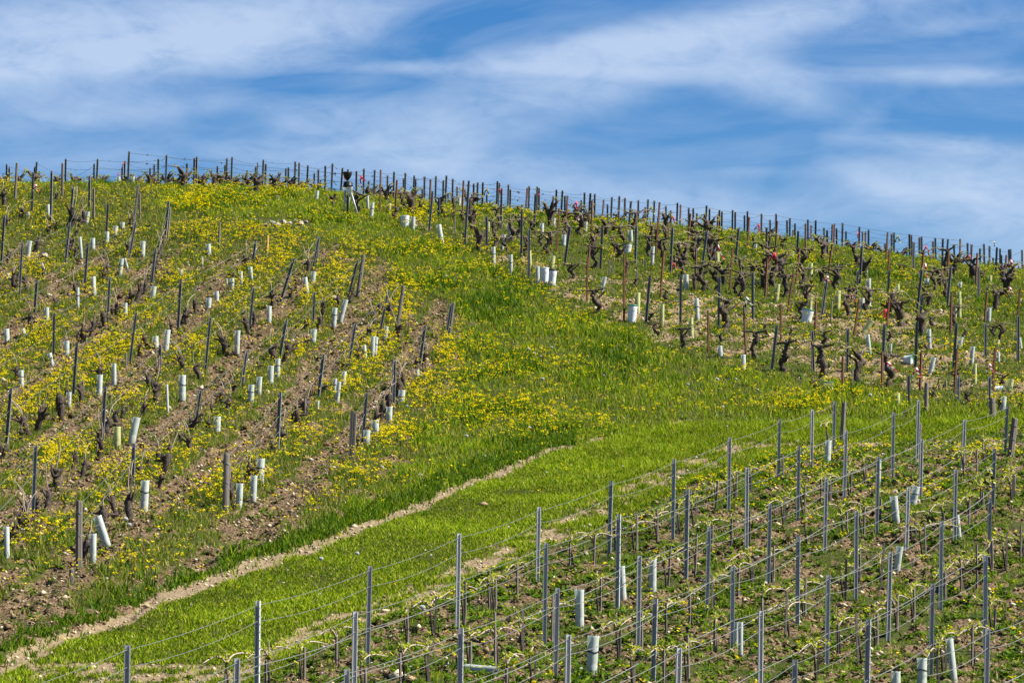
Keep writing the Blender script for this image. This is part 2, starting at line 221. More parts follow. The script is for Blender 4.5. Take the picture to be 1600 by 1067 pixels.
# row spacing of the left slope, from the posts of three rows
_p = [cast(u, v) for u, v in ((442,712),(314,765),(302,676),(160,700),(658,560),(503,575))]
_q = [rowphase(*p) for p in _p]
SP_ROW = 2.25; S0 = rowphase(*cast(376,604))
def relief(x, y, z):
    z = dict(z); so = z['soil']
    a = fbm(x*5.5, y*4.0, 91, 3)-.5; b = fbm(x*14, y*9, 23, 2)-.5
    r = so*(.20*a+.10*b) - z['gravel']*(.035-.03*b) + (1-so)*.03*a
    r = r + np.where(z['left'], .07*np.cos(z['ph']*2*math.pi), 0)
    return r
def GZ(x, y, z=None):
    x = np.asarray(x, float); y = np.asarray(y, float)
    if z is None: z = zones(x, y)
    return HM(x, y) + relief(x, y, z)*sstep(31, 35, y)
# ---------------------------------------------------------------- meshes
class MB:
    def __init__(s): s.v = []; s.f = []; s.m = []
    def add(s, vs, fs, mi=0):
        o = len(s.v); s.v += [tuple(p) for p in vs]; s.f += [tuple(i+o for i in f) for f in fs]; s.m += [mi]*len(fs)
    def ring(s, pts, rad, n=8, cap=True, mi=0, lump=0, seed=0, flat=1.0):
        """tube swept along pts"""
        rr = random.Random(seed); P = np.array(pts, float); k = len(P); T = np.gradient(P, axis=0)
        T /= np.linalg.norm(T, axis=1)[:, None]+1e-9
        up = np.array([0, 1, 0.]) if abs(T[0][1]) < .9 else np.array([1., 0, 0]); vs = []
        for i in range(k):
            a = np.cross(T[i], up); a /= np.linalg.norm(a)+1e-9; b = np.cross(T[i], a); up = -b if i < 0 else up
            for j in range(n):
                t = 2*math.pi*j/n; r = rad[i]*(1+lump*(rr.random()*2-1)); vs.append(P[i]+a*math.cos(t)*r+b*math.sin(t)*r*flat)
        fs = [(i*n+j, i*n+(j+1) % n, (i+1)*n+(j+1) % n, (i+1)*n+j) for i in range(k-1) for j in range(n)]
        if cap: fs += [tuple(range(n))[::-1], tuple((k-1)*n+j for j in range(n))]
        s.add(vs, fs, mi)
    def box(s, x0, x1, y0, y1, z0, z1, mi=0):
        v = [(x, y, z) for z in (z0, z1) for y in (y0, y1) for x in (x0, x1)]
        s.add(v, [(0,2,3,1),(4,5,7,6),(0,1,5,4),(2,6,7,3),(0,4,6,2),(1,3,7,5)], mi)
    def mesh(s, name, mats, smooth=False):
        me = bpy.data.meshes.new(name); me.from_pydata(s.v, [], s.f)
        for m in (mats if isinstance(mats, (list, tuple)) else [mats]): me.materials.append(m)
        me.polygons.foreach_set('material_index', s.m)
        if smooth: me.polygons.foreach_set('use_smooth', [True]*len(s.f))
        me.update(); return me
def big_mesh(name, co, sizes, idx, mat, tint=None, attrs=None, smooth=False):
    me = bpy.data.meshes.new(name); me.vertices.add(len(co)); me.vertices.foreach_set('co', np.asarray(co, np.float32).ravel())
    me.loops.add(len(idx)); me.loops.foreach_set('vertex_index', np.asarray(idx, np.int32))
    st = np.concatenate([[0], np.cumsum(sizes)[:-1]]); me.polygons.add(len(sizes)); me.polygons.foreach_set('loop_start', st.astype(np.int32))
    me.polygons.foreach_set('loop_total', np.asarray(sizes, np.int32))
    if smooth: me.polygons.foreach_set('use_smooth', np.ones(len(sizes), bool))
    if tint is not None:
        a = me.attributes.new('tint', 'FLOAT_COLOR', 'POINT'); a.data.foreach_set('color', np.concatenate([tint, np.ones((len(tint), 1))], 1).astype(np.float32).ravel())
    for k, w in (attrs or {}).items():
        a = me.attributes.new(k, 'FLOAT', 'POINT'); a.data.foreach_set('value', np.asarray(w, np.float32))
    me.materials.append(mat); me.update(calc_edges=True); me.validate(); return me
THINGS = []
def link(name, me, parent=None, label=None):
    o = bpy.data.objects.new(name, me); COL.objects.link(o)
    if parent is not None: o.parent = parent
    if label: o['label'] = label
    return o
def kindof(o, k): o['kind'] = k; return o
def reg(o, look, cat, group, u, v, mark=None, fixed=None):
    o['category'] = cat
    if group: o['group'] = group
    THINGS.append(dict(o=o, look=look, u=u, v=v, mark=mark, fixed=fixed))
    return o
from mathutils import Vector, Matrix, Quaternion
def pose(o, foot, top, spin=0., length=None, wide=1., unit=1.):
    """stand o at foot with its z axis towards top; length unit of the mesh -> distance"""
    d = Vector(top)-Vector(foot); q = Vector((0, 0, 1)).rotation_difference(d.normalized())
    o.rotation_mode = 'QUATERNION'; o.rotation_quaternion = q @ Quaternion((0, 0, 1), spin); o.location = foot
    s = d.length/unit; o.scale = (wide, wide, s)
# ---------------------------------------------------------------- materials
def mat(name, build):
    m = bpy.data.materials.new(name); m.use_nodes = True; nt = m.node_tree; nt.nodes.clear()
    out = nt.nodes.new('ShaderNodeOutputMaterial'); build(NT(nt), out); return m
class NT:
    def __init__(s, t): s.t = t
    def n(s, typ, **k):
        x = s.t.nodes.new('ShaderNode'+typ)
        for a, b in k.items(): setattr(x, a, b)
        return x
    def l(s, a, b): s.t.links.new(a, b)
    def set(s, sock, v):
        if hasattr(v, 'is_linked') or hasattr(v, 'links'): s.l(v, sock)
        else: sock.default_value = v
    def math(s, op, a, b=0., c=0., clamp=False):
        x = s.n('Math', operation=op); x.use_clamp = clamp
        for i, v in enumerate((a, b, c)): s.set(x.inputs[i], v)
        return x.outputs[0]
    def mix(s, f, a, b, mode='MIX'):
        x = s.n('Mix', data_type='RGBA', blend_type=mode); s.set(x.inputs[0], f); s.set(x.inputs[6], a); s.set(x.inputs[7], b); return x.outputs[2]
    def noise(s, vec, scale, det=4, rough=.6, dist=0):
        x = s.n('TexNoise'); x.inputs['Scale'].default_value = scale; x.inputs['Detail'].default_value = det
        x.inputs['Roughness'].default_value = rough; x.inputs['Distortion'].default_value = dist
        if vec is not None: s.l(vec, x.inputs['Vector'])
        return x.outputs[0]
    def ramp(s, f, *stops):
        x = s.n('ValToRGB'); e = x.color_ramp.elements
        while len(e) < len(stops): e.new(.5)
        for i, (p, c) in enumerate(stops):
            e[i].position = p; e[i].color = (*c, 1) if len(c) == 3 else c
        s.l(f, x.inputs[0]); return x.outputs[0]
    def bsdf(s, out, col, rough=.8, metal=0., bump=None, bs=.5, bd=.01, spec=.3, trans=None):
        b = s.n('BsdfPrincipled'); s.set(b.inputs['Base Color'], col); s.set(b.inputs['Roughness'], rough); s.set(b.inputs['Metallic'], metal)
        b.inputs['Specular IOR Level'].default_value = spec
        if bump is not None:
            k = s.n('Bump'); k.inputs['Strength'].default_value = bs; k.inputs['Distance'].default_value = bd; s.l(bump, k.inputs['Height']); s.l(k.outputs[0], b.inputs['Normal'])
        if trans is not None:
            t = s.n('BsdfTranslucent'); s.set(t.inputs[0], trans[1]); m = s.n('MixShader'); m.inputs[0].default_value = trans[0]
            s.l(b.outputs[0], m.inputs[1]); s.l(t.outputs[0], m.inputs[2]); s.l(m.outputs[0], out.inputs[0])
        else: s.l(b.outputs[0], out.inputs[0])
    def obj(s): return s.n('TexCoord').outputs['Object']
    def rnd(s): return s.n('ObjectInfo').outputs['Random']
def c4(*c): return (*c, 1.0)
def m_metal(t, o):
    p = t.obj(); n = t.noise(p, 9, 5); r = t.rnd()
    c = t.mix(n, c4(.36,.375,.37), c4(.60,.61,.59)); c = t.mix(t.math('MULTIPLY', r, .5), c, c4(.17,.18,.175))
    st = t.noise(p, 60, 2); c = t.mix(t.math('MULTIPLY', t.math('SUBTRACT', st, .55, clamp=True), 2.), c, c4(.3,.27,.22))
    t.bsdf(o, c, .5, .12, n, .2, .002, .4)
def m_oldmetal(t, o):  # darker grey metal for all posts outside the lower rows
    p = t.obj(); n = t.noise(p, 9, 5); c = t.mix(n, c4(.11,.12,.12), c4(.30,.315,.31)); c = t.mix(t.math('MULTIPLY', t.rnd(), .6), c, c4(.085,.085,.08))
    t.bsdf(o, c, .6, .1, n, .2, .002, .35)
def m_rust(t, o):
    p = t.obj(); n = t.noise(p, 14, 6, .7)
    c = t.ramp(n, (.25,(.035,.018,.012)), (.5,(.13,.05,.025)), (.75,(.24,.105,.045))); c = t.mix(t.math('MULTIPLY', t.rnd(), .5), c, c4(.09,.05,.035))
    t.bsdf(o, c, .85, 0, n, .5, .003)
def m_wood(t, o):
    p = t.obj(); mp = t.n('Mapping'); mp.inputs['Scale'].default_value = (38, 38, 2.2); t.l(p, mp.inputs[0])
    g = t.noise(mp.outputs[0], 1, 6, .65); n = t.noise(p, 6, 4)
    c = t.ramp(g, (.3,(.05,.042,.036)), (.5,(.19,.16,.135)), (.7,(.33,.29,.25))); c = t.mix(n, c, c4(.14,.12,.10)); c = t.mix(t.math('MULTIPLY', t.rnd(), .35), c, c4(.08,.07,.06))
    t.bsdf(o, c, .9, 0, g, .8, .006)
def m_lichen(t, o):
    p = t.obj(); n = t.noise(p, 9, 5); z = t.n('SeparateXYZ'); t.l(p, z.inputs[0])
    k = t.math('MULTIPLY', t.math('GREATER_THAN', n, .46), t.math('GREATER_THAN', z.outputs[2], .35))
    c = t.mix(k, c4(.2,.17,.14), c4(.55,.33,.06)); t.bsdf(o, c, .95, 0, n, .6, .006)
def m_bark(t, o):
    p = t.obj(); mp = t.n('Mapping'); mp.inputs['Scale'].default_value = (30, 30, 7); t.l(p, mp.inputs[0]); g = t.noise(mp.outputs[0], 1, 7, .7, .6)
    c = t.ramp(g, (.36,(.016,.011,.008)), (.52,(.062,.045,.033)), (.68,(.22,.175,.135))); c = t.mix(t.math('MULTIPLY', t.rnd(), .25), c, c4(.04,.03,.025))
    t.bsdf(o, c, .95, 0, g, 1., .012)
def m_cane(t, o):
    g = t.noise(t.obj(), 25, 4); t.bsdf(o, t.mix(g, c4(.22,.15,.10), c4(.5,.42,.34)), .8, 0, g, .3, .002)
def plain(col, rough=.6, var=.15, trans=0, metal=0, scale=18, spec=.3):
    def f(t, o):
        n = t.noise(t.obj(), scale, 4); d = c4(*[k*(1-var*2.2) for k in col]); c = t.mix(t.math('MULTIPLY', t.math('ADD', n, t.math('MULTIPLY', t.rnd(), .6)), .6), c4(*col), d)
        t.bsdf(o, c, rough, metal, n, .15, .002, spec, (trans, c) if trans else None)
    return f
def m_tube(col, dirt):
    def f(t, o):
        p = t.obj(); z = t.n('SeparateXYZ'); t.l(p, z.inputs[0]); n = t.noise(p, 7, 5)
        k = t.math('MULTIPLY', n, t.math('SUBTRACT', 1.0, t.math('MULTIPLY', z.outputs[2], 2.4), clamp=True))
        c = t.mix(t.math('MULTIPLY', t.rnd(), .35), c4(*col), c4(*[q*.78 for q in col])); c = t.mix(t.math('MULTIPLY', k, .8, clamp=True), c, c4(*dirt))
        c = t.mix(t.math('MULTIPLY', t.math('GREATER_THAN', n, .60), .35), c, c4(*[q*.6 for q in col]))
        t.bsdf(o, c, .5, 0, n, .1, .002, .3, (.45, c))
    return f
def m_tint(tr, rough=.6):
    def f(t, o):
        a = t.n('Attribute', attribute_name='tint'); t.bsdf(o, a.outputs['Color'], rough, 0, spec=.08, trans=(tr, a.outputs['Color']) if tr else None)
    return f
def m_ground(t, o):
    p = t.obj(); so = t.n('Attribute', attribute_name='soil').outputs['Fac']; gr = t.n('Attribute', attribute_name='gravel').outputs['Fac']
    lt = t.n('Attribute', attribute_name='pale').outputs['Fac']
    a = t.noise(p, 1.2, 6, .65); b = t.noise(p, 22, 5, .7); v = t.n('TexVoronoi'); v.inputs['Scale'].default_value = 16; t.l(p, v.inputs['Vector'])
    turf = t.mix(a, c4(.022,.035,.004), c4(.055,.075,.008)); turf = t.mix(t.math('MULTIPLY', b, .5), turf, c4(.075,.055,.022))
    dirt = t.ramp(b, (.34,(.022,.013,.007)), (.5,(.12,.08,.042)), (.66,(.27,.195,.11)))
    dirt = t.mix(t.math('MULTIPLY', lt, .6), dirt, c4(.26,.19,.105)); 
    st = t.mix(v.outputs['Distance'], c4(.28,.21,.12), c4(.13,.09,.045)); st = t.mix(t.math('MULTIPLY', b, .6), st, c4(.30,.23,.14))
    e1 = t.noise(p, 9, 5, .7); rag = lambda q: t.math('MULTIPLY', t.math('ADD', t.math('SUBTRACT', q, .5), t.math('MULTIPLY', t.math('SUBTRACT', e1, .38), 2.2)), 4.0, clamp=True)
    so = t.math('MULTIPLY', rag(so), t.math('GREATER_THAN', so, .03)); gr = t.math('MULTIPLY', rag(gr), t.math('GREATER_THAN', gr, .04)); c = t.mix(so, turf, dirt); c = t.mix(gr, c, st); h = t.math('ADD', b, t.math('MULTIPLY', v.outputs['Distance'], .8))
    t.bsdf(o, c, .95, 0, h, .9, .03, .15)
M = {}
def mk_mats():
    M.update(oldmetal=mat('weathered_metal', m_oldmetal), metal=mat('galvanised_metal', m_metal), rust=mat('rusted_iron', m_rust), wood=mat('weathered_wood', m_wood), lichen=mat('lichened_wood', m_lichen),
     bark=mat('vine_bark', m_bark), cane=mat('cane_bark', m_cane), tp=mat('pale_tube', m_tube((.70,.75,.69), (.34,.32,.22))), ty=mat('yellow_tube', m_tube((.68,.70,.34), (.36,.32,.16))),
     wire=mat('wire_zinc', plain((.24,.25,.225), .5, .25, metal=.1)), white=mat('white_plastic', plain((.72,.74,.76), .4, .08)), green=mat('green_plastic', plain((.02,.30,.16), .4, .1)),
     black=mat('black_plastic', plain((.012,.013,.014), .45, .1)), red=mat('red_tape', plain((.72,.03,.06), .5, .1, .25)), wtape=mat('white_tape', plain((.78,.76,.76), .5, .08, .25)),
     yel=mat('yellow_tape', plain((.70,.72,.06), .5, .1, .25)), kt=mat('black_tape', plain((.015,.015,.015), .5, .1)), bud=mat('young_leaf', plain((.52,.56,.05), .5, .25, .45)),
     rock=mat('limestone', plain((.47,.41,.31), .95, .32, scale=9)), grass=mat('grass_blades', m_tint(.42, .55)), petal=mat('petals', m_tint(.30, .6)), clod=mat('clods', m_tint(0, .95)),
     ground=mat('hillside_soil', m_ground), fluff=mat('seed_fluff', plain((.70,.70,.66), .9, .05, .4)), dwire=mat('old_wire', plain((.07,.065,.06), .7, .15)), tie=mat('dark_tie', plain((.03,.03,.03), .6, .1)), grey=mat('grey_tube_metal', plain((.42,.45,.46), .5, .1, metal=.3)))  # dwire: skyline wire, its backlit darkness painted into the colour
mk_mats()
# ================================================================ ground: one sheet to the horizon
def ground():
    Ui = np.arange(-160, 1761, 4.); Uo = np.array([5,15,40,100,250,600,1500,4000,12000,40000,120000.])
    U = np.concatenate([-160-Uo[::-1], Ui, 1760+Uo]); Y = np.concatenate([[24,27,29], np.arange(31, 36, .5), np.arange(36, 104, .11), np.arange(104.2, 132, .6), [134,138,145,155,170,190,220,260,320,420,600,1000,2000,4000.]])
    UU, YY = np.meshgrid(U, Y); X = (UU-800)/F*YY; x = X.ravel(); y = YY.ravel(); z = zones(x, y)
    h = GZ(x, y, z); nu, ny = len(U), len(Y)
    i = np.arange(nu-1); j = np.arange(ny-1); a = (j[:, None]*nu+i[None, :]).ravel(); idx = np.stack([a, a+1, a+nu+1, a+nu], 1)
    co = np.stack([x, y, h], 1); n = len(co)
    x0, x1 = (U[0]-800)/F*24, (U[-1]-800)/F*24; co = np.concatenate([co, [[x0, -4000, -1.8], [x1, -4000, -1.8]]]); idx = idx.ravel().tolist()
    sizes = [4]*(len(idx)//4)+[nu+2]; idx = idx+[n, n+1]+list(range(nu-1, -1, -1))
    pad = lambda w: np.concatenate([w, [0, 0]])
    me = big_mesh('hillside_ground', co, sizes, idx, M['ground'], attrs=dict(soil=pad(z['soil']), gravel=pad(z['gravel']), pale=pad(np.maximum(z['su'], 0))), smooth=True)
    kindof(link('ground', me), 'structure')
ground()
# ================================================================ what grows and lies on it
def scatter(n, seed, y0=35.5, y1=112, u0=-150, u1=1770):
    r = np.random.default_rng(seed); y = np.sqrt(r.random(n)*(y1*y1-y0*y0)+y0*y0); u = u0+r.random(n)*(u1-u0); x = (u-800)/F*y; return x, y, r
def flower_density(z):
    u, v, ph, n1, n3 = z['u'], z['v'], z['ph'], z['n1'], z['n3']
    d = np.zeros_like(u); far = z['far']
    row = np.where((ph < .42) | (ph > .93), 1., .12)
    dl = np.interp(v, [300,340,380,460,640,740,820,880,930], [.45,.45,.62,1.0,.95,.66,.42,.3,.05])*np.where(v > 380, row, 1)
    d = np.where(z['left'], dl, d); mid = ~z['left'] & ~z['upr'] & ~z['low'] & ~z['lane']
    dm = np.interp(v, [290,310,400,440,480,600,640,665,700], [.3,.55,.42,.42,.34,.46,.66,.42,.08])
    dm = dm*(1-.88*np.exp(-(((u-760)/85)**2+((v-480)/48)**2)))*(1-.8*np.exp(-(((u-960)/75)**2+((v-560)/45)**2)))*(1-.6*np.exp(-(((u-420)/150)**2+((v-345)/22)**2)))
    d = np.where(mid, dm, d); d = np.where(mid & (u < 330) & (v < 345), .9, d)
    du = np.interp(v, [290,400,470,560,650], [.30,.22,.13,.20,.55])*np.interp(u, [600,760,900,1600], [2.6,1.6,.9,.8])
    d = np.where(z['upr'], du, d)
    dw = np.interp(v, [650,700,760,820,1060], [.45,.45,.22,.09,.06]); d = np.where(z['low'], dw, d); d = np.where(z['lane'], .012, d)
    patch = sstep(.455, .60, n3*.38+n1*.42+z['n2']*.20)
    return np.where(far, .0, d*np.where(z['left'], .20+1.25*patch, .10+1.15*patch))*(1-z['gravel'])
def col(names, w, r, n):
    P = np.array(names); k = r.choice(len(P), n, p=np.array(w)/sum(w)); return P[k]*(1+(r.random((n, 1))-.5)*.35)
def blades(name, n, seed, label, per=7, only=False):
    x, y, r = scatter(n, seed, 35.5, 66) if only else scatter(n, seed); z = zones(x, y); so = z['soil']; gv = z['gravel']
    keep = r.random(n) < np.clip((1-so*.95)*(1-gv*(.975 if only else .95))*np.where(z['low'], .8, 1), 0, 1)
    keep &= ~((np.abs(z['u']-446) < 40) & (np.abs(z['v']-352) < 9) & (r.random(n) < .9))
    if only: keep &= z['lane'] | (z['gravel'] > .02) | ((z['v'] > z['lane1']-26) & ~z['low'] & (z['u'] < 1700))
    hh = np.full(n, .21); hh = np.where(z['left'], .20, hh); hh = np.where(z['upr'], .15, hh); hh = np.where(z['low'], .10, hh)
    e = np.clip((z['v']-z['lane1'])/14, 0, 1); hh = np.where(z['lane'], .07+.05*sstep(850, 1000, z['u']), hh); hh = hh*(.40+1.2*z['n1'])*np.where(so > .3, .6, 1); hh = np.where((z['v'] > 1.0*z['lane1']-26) & ~z['lane'] & ~z['low'] & (z['u'] < 1000), np.minimum(hh, .10), hh)
    s = lambda a: a[keep]; x, y, hh, so = s(x), s(y), s(hh), s(so); Z = {k: s(w) for k, w in z.items()}
    x = np.repeat(x, per)+r.normal(0, .045, len(x)*per); y = np.repeat(y, per)+r.normal(0, .07, len(y)*per); hh = np.repeat(hh, per)*(.45+.75*r.random(len(x)))
    Z = {k: np.repeat(w, per) for k, w in Z.items()}; N = len(x); zb = GZ(x, y)-.01
    lush = .8*sstep(.55, .68, Z['n3']*.4+Z['n1']*.6)*~Z['lane']*np.where(Z['left'], .35, 1)
    lush = np.maximum(lush, np.exp(-(((Z['u']-760)/90)**2+((Z['v']-475)/50)**2))*.9*(Z['n1'] > .42)); lush = np.maximum(lush, np.exp(-(((Z['u']-960)/80)**2+((Z['v']-560)/50)**2))*.8*(Z['n1'] > .42))
    edge = (Z['v'] > Z['lane1']-34) & (Z['v'] < Z['lane1']) & (Z['u'] < 900); lush = np.where(edge, np.maximum(lush, .75), lush)
    c1 = col([(.125,.215,.006),(.225,.30,.010),(.065,.14,.004),(.31,.30,.05)], [5,4,3,1.2], r, N)
    c2 = col([(.065,.14,.004),(.11,.19,.006),(.03,.075,.003)], [4,4,2], r, N)
    c3 = col([(.165,.19,.02),(.29,.25,.06),(.10,.15,.01),(.38,.31,.14),(.17,.11,.045)], [4,3,2.5,2.,1.6], r, N)
    cl = col([(.155,.255,.005),(.26,.35,.012),(.07,.14,.003),(.34,.37,.08)], [5,4,3,1.], r, N)
    dry = np.clip(np.where(Z['left'], .62, .18)+np.where(Z['upr'], .28, 0)+.7*(Z['n2']-.5), 0, 1)*~Z['lane']
    pick = lambda p: (r.random(N) < p)[:, None]
    midz = (~Z['left'] & ~Z['upr'] & ~Z['low'])[:, None]; c1 = np.where(midz, c1*np.array([1.38,1.24,1.])*(.62+.9*Z['n1']*(.5+Z['n2']))[:, None], c1); c = np.where(pick(dry), c3, c1); c = np.where(pick(lush), c2, c); lv = .72+.75*np.clip(Z['n1']*1.3-.2, 0, 1)*(.6+.8*Z['n2']); c = np.where(Z['lane'][:, None] & (pick(.62) | ((Z['u'] < 850)[:, None] & pick(.62))), cl*lv[:, None]*np.array([1.12,1,1]), c)
    big = 1+.8*lush
    hh = hh*np.where(Z['lane'], 1, .85+.5*lush)
    a = r.random(N)*2*math.pi; w = (.0055+.0065*r.random(N))*np.where(Z['low'], 1.3, 1)*np.sqrt(big); ln = hh*(.15+.75*r.random(N)); b = r.random(N)*2*math.pi
    sx, sy = np.cos(a)*w, np.sin(a)*w; lx, ly = np.cos(b)*ln, np.sin(b)*ln; P = np.stack([x, y, zb], 1)
    o = lambda dx, dy, dz: P+np.stack([dx, dy, dz], 1)
    V = np.stack([o(-sx, -sy, 0*hh), o(sx, sy, 0*hh), o(sx*.8+lx*.3, sy*.8+ly*.3, hh*.55), o(-sx*.8+lx*.3, -sy*.8+ly*.3, hh*.55), o(lx, ly, hh)], 1).reshape(-1, 3)
    k = np.arange(N)[:, None]*5; idx = np.concatenate([k, k+1, k+2, k+3, k+3, k+2, k+4], 1).ravel(); sizes = np.tile([4, 3], N)
    me = big_mesh(name, V, sizes, idx, M['grass'], tint=np.repeat(c, 5, axis=0)); ob = kindof(link(name, me), 'stuff'); ob['label'] = label
blades('grass', 119000, 3, 'green spring grass covering the hillside and the lane')
blades('lane_grass', 116000, 4, 'short bright grass of the mown lane between the wheel ruts', 5, True)
def weeds(n=33000, seed=9):         # low broad-leaved plants
    x, y, r = scatter(n, seed, 35.5, 99); z = zones(x, y)
    p = np.where(z['low'], 1.0, np.where(z['upr'], .55, np.where(z['left'], .34, .25)))*np.where(z['lane'], .05, 1)*(1-z['gravel'])*sstep(.36, .50, z['n2']*.6+z['n1']*.4)
    k = r.random(n) < p; x, y = x[k], y[k]; low = z['low'][k]; per = 12; sz = np.where(low, .035, .03)*(.6+.9*r.random(len(x))); rad = .10*(.5+r.random(len(x)))
    x = np.repeat(x, per); y = np.repeat(y, per); sz = np.repeat(sz, per)*(.6+.7*r.random(len(x))); rad = np.repeat(rad, per); N = len(x)
    a = r.random(N)*2*math.pi; q = np.sqrt(r.random(N))*rad; cx = x+np.cos(a)*q; cy = y+np.sin(a)*q; cz = GZ(cx, cy)+.01+r.random(N)*.09*(1.1-q/.15)
    D = np.stack([np.cos(a), np.sin(a), .5*r.random(N)], 1)*sz[:, None]*1.5; T = np.stack([-np.sin(a), np.cos(a), .5*(r.random(N)-.5)], 1)*sz[:, None]*.62; P = np.stack([cx, cy, cz], 1)
    V = np.stack([P-D*.9, P+T, P+D, P-T], 1).reshape(-1, 3); kk = np.arange(N)[:, None]*4; idx = np.concatenate([kk, kk+1, kk+2, kk+3], 1).ravel()
    c = col([(.075,.16,.008),(.13,.22,.012),(.20,.27,.02),(.035,.08,.006)], [4,4,2,2], r, N)
    me = big_mesh('weeds', V, np.full(N, 4), idx, M['grass'], tint=np.repeat(c, 4, axis=0)); kindof(link('weeds', me), 'stuff')['label'] = 'low broad leaved weeds between the vines'
weeds()
def flowers(n=135000, seed=21):
    x, y, r = scatter(n, seed, 35.5, 101); z = zones(x, y); k = r.random(n) < flower_density(z)*.9; x, y = x[k], y[k]; Zl = z['lane'][k]; low = z['low'][k] | Zl
    h = (.14+.20*r.random(len(x)))*np.where(low, .55, 1); zb = GZ(x, y); P = np.stack([x, y, zb], 1); n = len(x)
    w = .004; st = np.stack([P-[w, 0, 0], P+[w, 0, 0], P+np.stack([0*h, 0*h, h], 1)], 1).reshape(-1, 3); V = [st]; idx = [np.arange(n*3)]; sizes = [np.full(n, 3)]
    tint = [np.repeat(col([(.10,.19,.03)], [1], r, n), 3, axis=0)]; base = n*3
    per = 5; m = np.repeat(np.arange(n), per); N = len(m); keep = r.random(N) < np.repeat(np.where(low, .3, .35+.65*r.random(n)), per); keep[::per] = True; m = m[keep]; N = len(m)
    sp = .030; C = P[m]+np.stack([r.normal(0, sp, N), r.normal(0, sp, N), h[m]+r.normal(0, .012, N)], 1); rd = (.011+.010*r.random(N))*np.where(low[m], 1.15, 1)
    tx, ty = r.normal(0, .35, N), r.normal(-.25, .35, N); ring = []
    for j in range(6):
        a = j*math.pi/3; dx, dy = np.cos(a)*rd, np.sin(a)*rd; ring.append(C+np.stack([dx, dy, dx*tx+dy*ty], 1))
    ctr = C+np.stack([0*rd, 0*rd, rd*.45], 1); W = np.stack(ring+[ctr], 1).reshape(-1, 3); kk = base+np.arange(N)[:, None]*7
    tri = np.concatenate([np.concatenate([kk+j, kk+(j+1) % 6, kk+6], 1) for j in range(6)], 1).ravel(); V.append(W); idx.append(tri); sizes.append(np.full(N*6, 3))
    cc = col([(.86,.70,.006),(.80,.72,.010),(.86,.58,.004)], [5,2,2], r, N); cc = np.clip(cc, 0, .95); tint.append(np.repeat(cc, 7, axis=0))
    me = big_mesh('yellow_flowers', np.concatenate(V), np.concatenate(sizes), np.concatenate(idx), M['petal'], tint=np.concatenate(tint)); kindof(link('wild_flowers', me), 'stuff')['label'] = 'yellow wild flower heads scattered over the slope'
    # small white and lilac flowers
    x, y, r = scatter(5200, 5, 35.5, 99.5); z = zones(x, y); den = np.exp(-(((z['u']-400)/60)**2+((z['v']-325)/26)**2))*1.5+np.exp(-(((z['u']-530)/40)**2+((z['v']-335)/18)**2))*.9+.035+.03*z['lane']
    k = (r.random(len(x)) < den*(1-z['soil'])*~z['left']); x, y = x[k], y[k]; n = len(x); C = np.stack([x, y, GZ(x, y)+.12+.15*r.random(n)*(~z['lane'][k])], 1); rd = .012+.014*r.random(n)
    W = np.stack([C+np.stack([np.cos(j*math.pi/3)*rd, np.sin(j*math.pi/3)*rd, -.6*np.sin(j*math.pi/3)*rd], 1) for j in range(6)]+[C+np.stack([0*rd, 0*rd, rd*.6], 1)], 1).reshape(-1, 3)
    kk = np.arange(n)[:, None]*7; tri = np.concatenate([np.concatenate([kk+j, kk+(j+1) % 6, kk+6], 1) for j in range(6)], 1).ravel()
    cc = col([(.8,.8,.78),(.45,.38,.62)], [3,1], r, n); me = big_mesh('pale_flowers', W, np.full(n*6, 3), tri, M['petal'], tint=np.repeat(np.clip(cc, 0, .9), 7, axis=0)); kindof(link('pale_flowers', me), 'stuff')['label'] = 'small white and lilac flowers in the grass'
flowers()
def clods(n=225000, seed=33):
    x, y, r = scatter(n, seed, 35.5, 97); z = zones(x, y); k = r.random(n) < np.clip(z['soil']*.8+z['gravel']*.55+.02, 0, 1); x, y = x[k], y[k]; n = len(x); gv = z['gravel'][k] > .3; su = z['su'][k] > .3
    s = .012+.045*r.random(n)**2.4; s = np.where(gv, s*.75, s); s = np.where(r.random(n) < .02, s*2.0, s); C = np.stack([x, y, GZ(x, y)+s*.15], 1)
    D = np.array([(1,0,0),(0,1,0),(-1,0,0),(0,-1,0),(0,0,1),(0,0,-1)], float); V = C[:, None, :]+D[None]*s[:, None, None]*(.6+.7*r.random((n, 6, 1)))+r.normal(0, .18, (n, 6, 3))*s[:, None, None]; V[:, :, 2] = C[:, None, 2]+(V[:, :, 2]-C[:, None, 2])*.7
    Fc = [(0,1,4),(1,2,4),(2,3,4),(3,0,4),(1,0,5),(2,1,5),(3,2,5),(0,3,5)]; kk = np.arange(n)[:, None]*6; idx = np.concatenate([np.concatenate([kk+a, kk+b, kk+c], 1) for a, b, c in Fc], 1).ravel()
    c1 = col([(.15,.10,.052),(.27,.195,.105),(.05,.032,.016),(.46,.39,.27)], [5,4,4,1.4], r, n); c2 = col([(.32,.25,.145),(.47,.39,.26),(.18,.125,.065)], [4,3,3], r, n)
    c = np.where((gv | (su & (r.random(n) < .75)))[:, None], c2, c1)
    me = big_mesh('clods_and_stones', V.reshape(-1, 3), np.full(n*8, 3), idx, M['clod'], tint=np.repeat(c, 6, axis=0)); kindof(link('gravel', me), 'stuff')['label'] = 'brown clods and pale stones on the bare soil'
clods()
SKY_SAT, SKY_VAL, SKY_STR, SKY_TINT, CLOUD, SUN_E, EXPO = 1.45, .78, .05, (1.0,1.08,1.30), (5.4,6.5,8.3), 5.0, 1.2
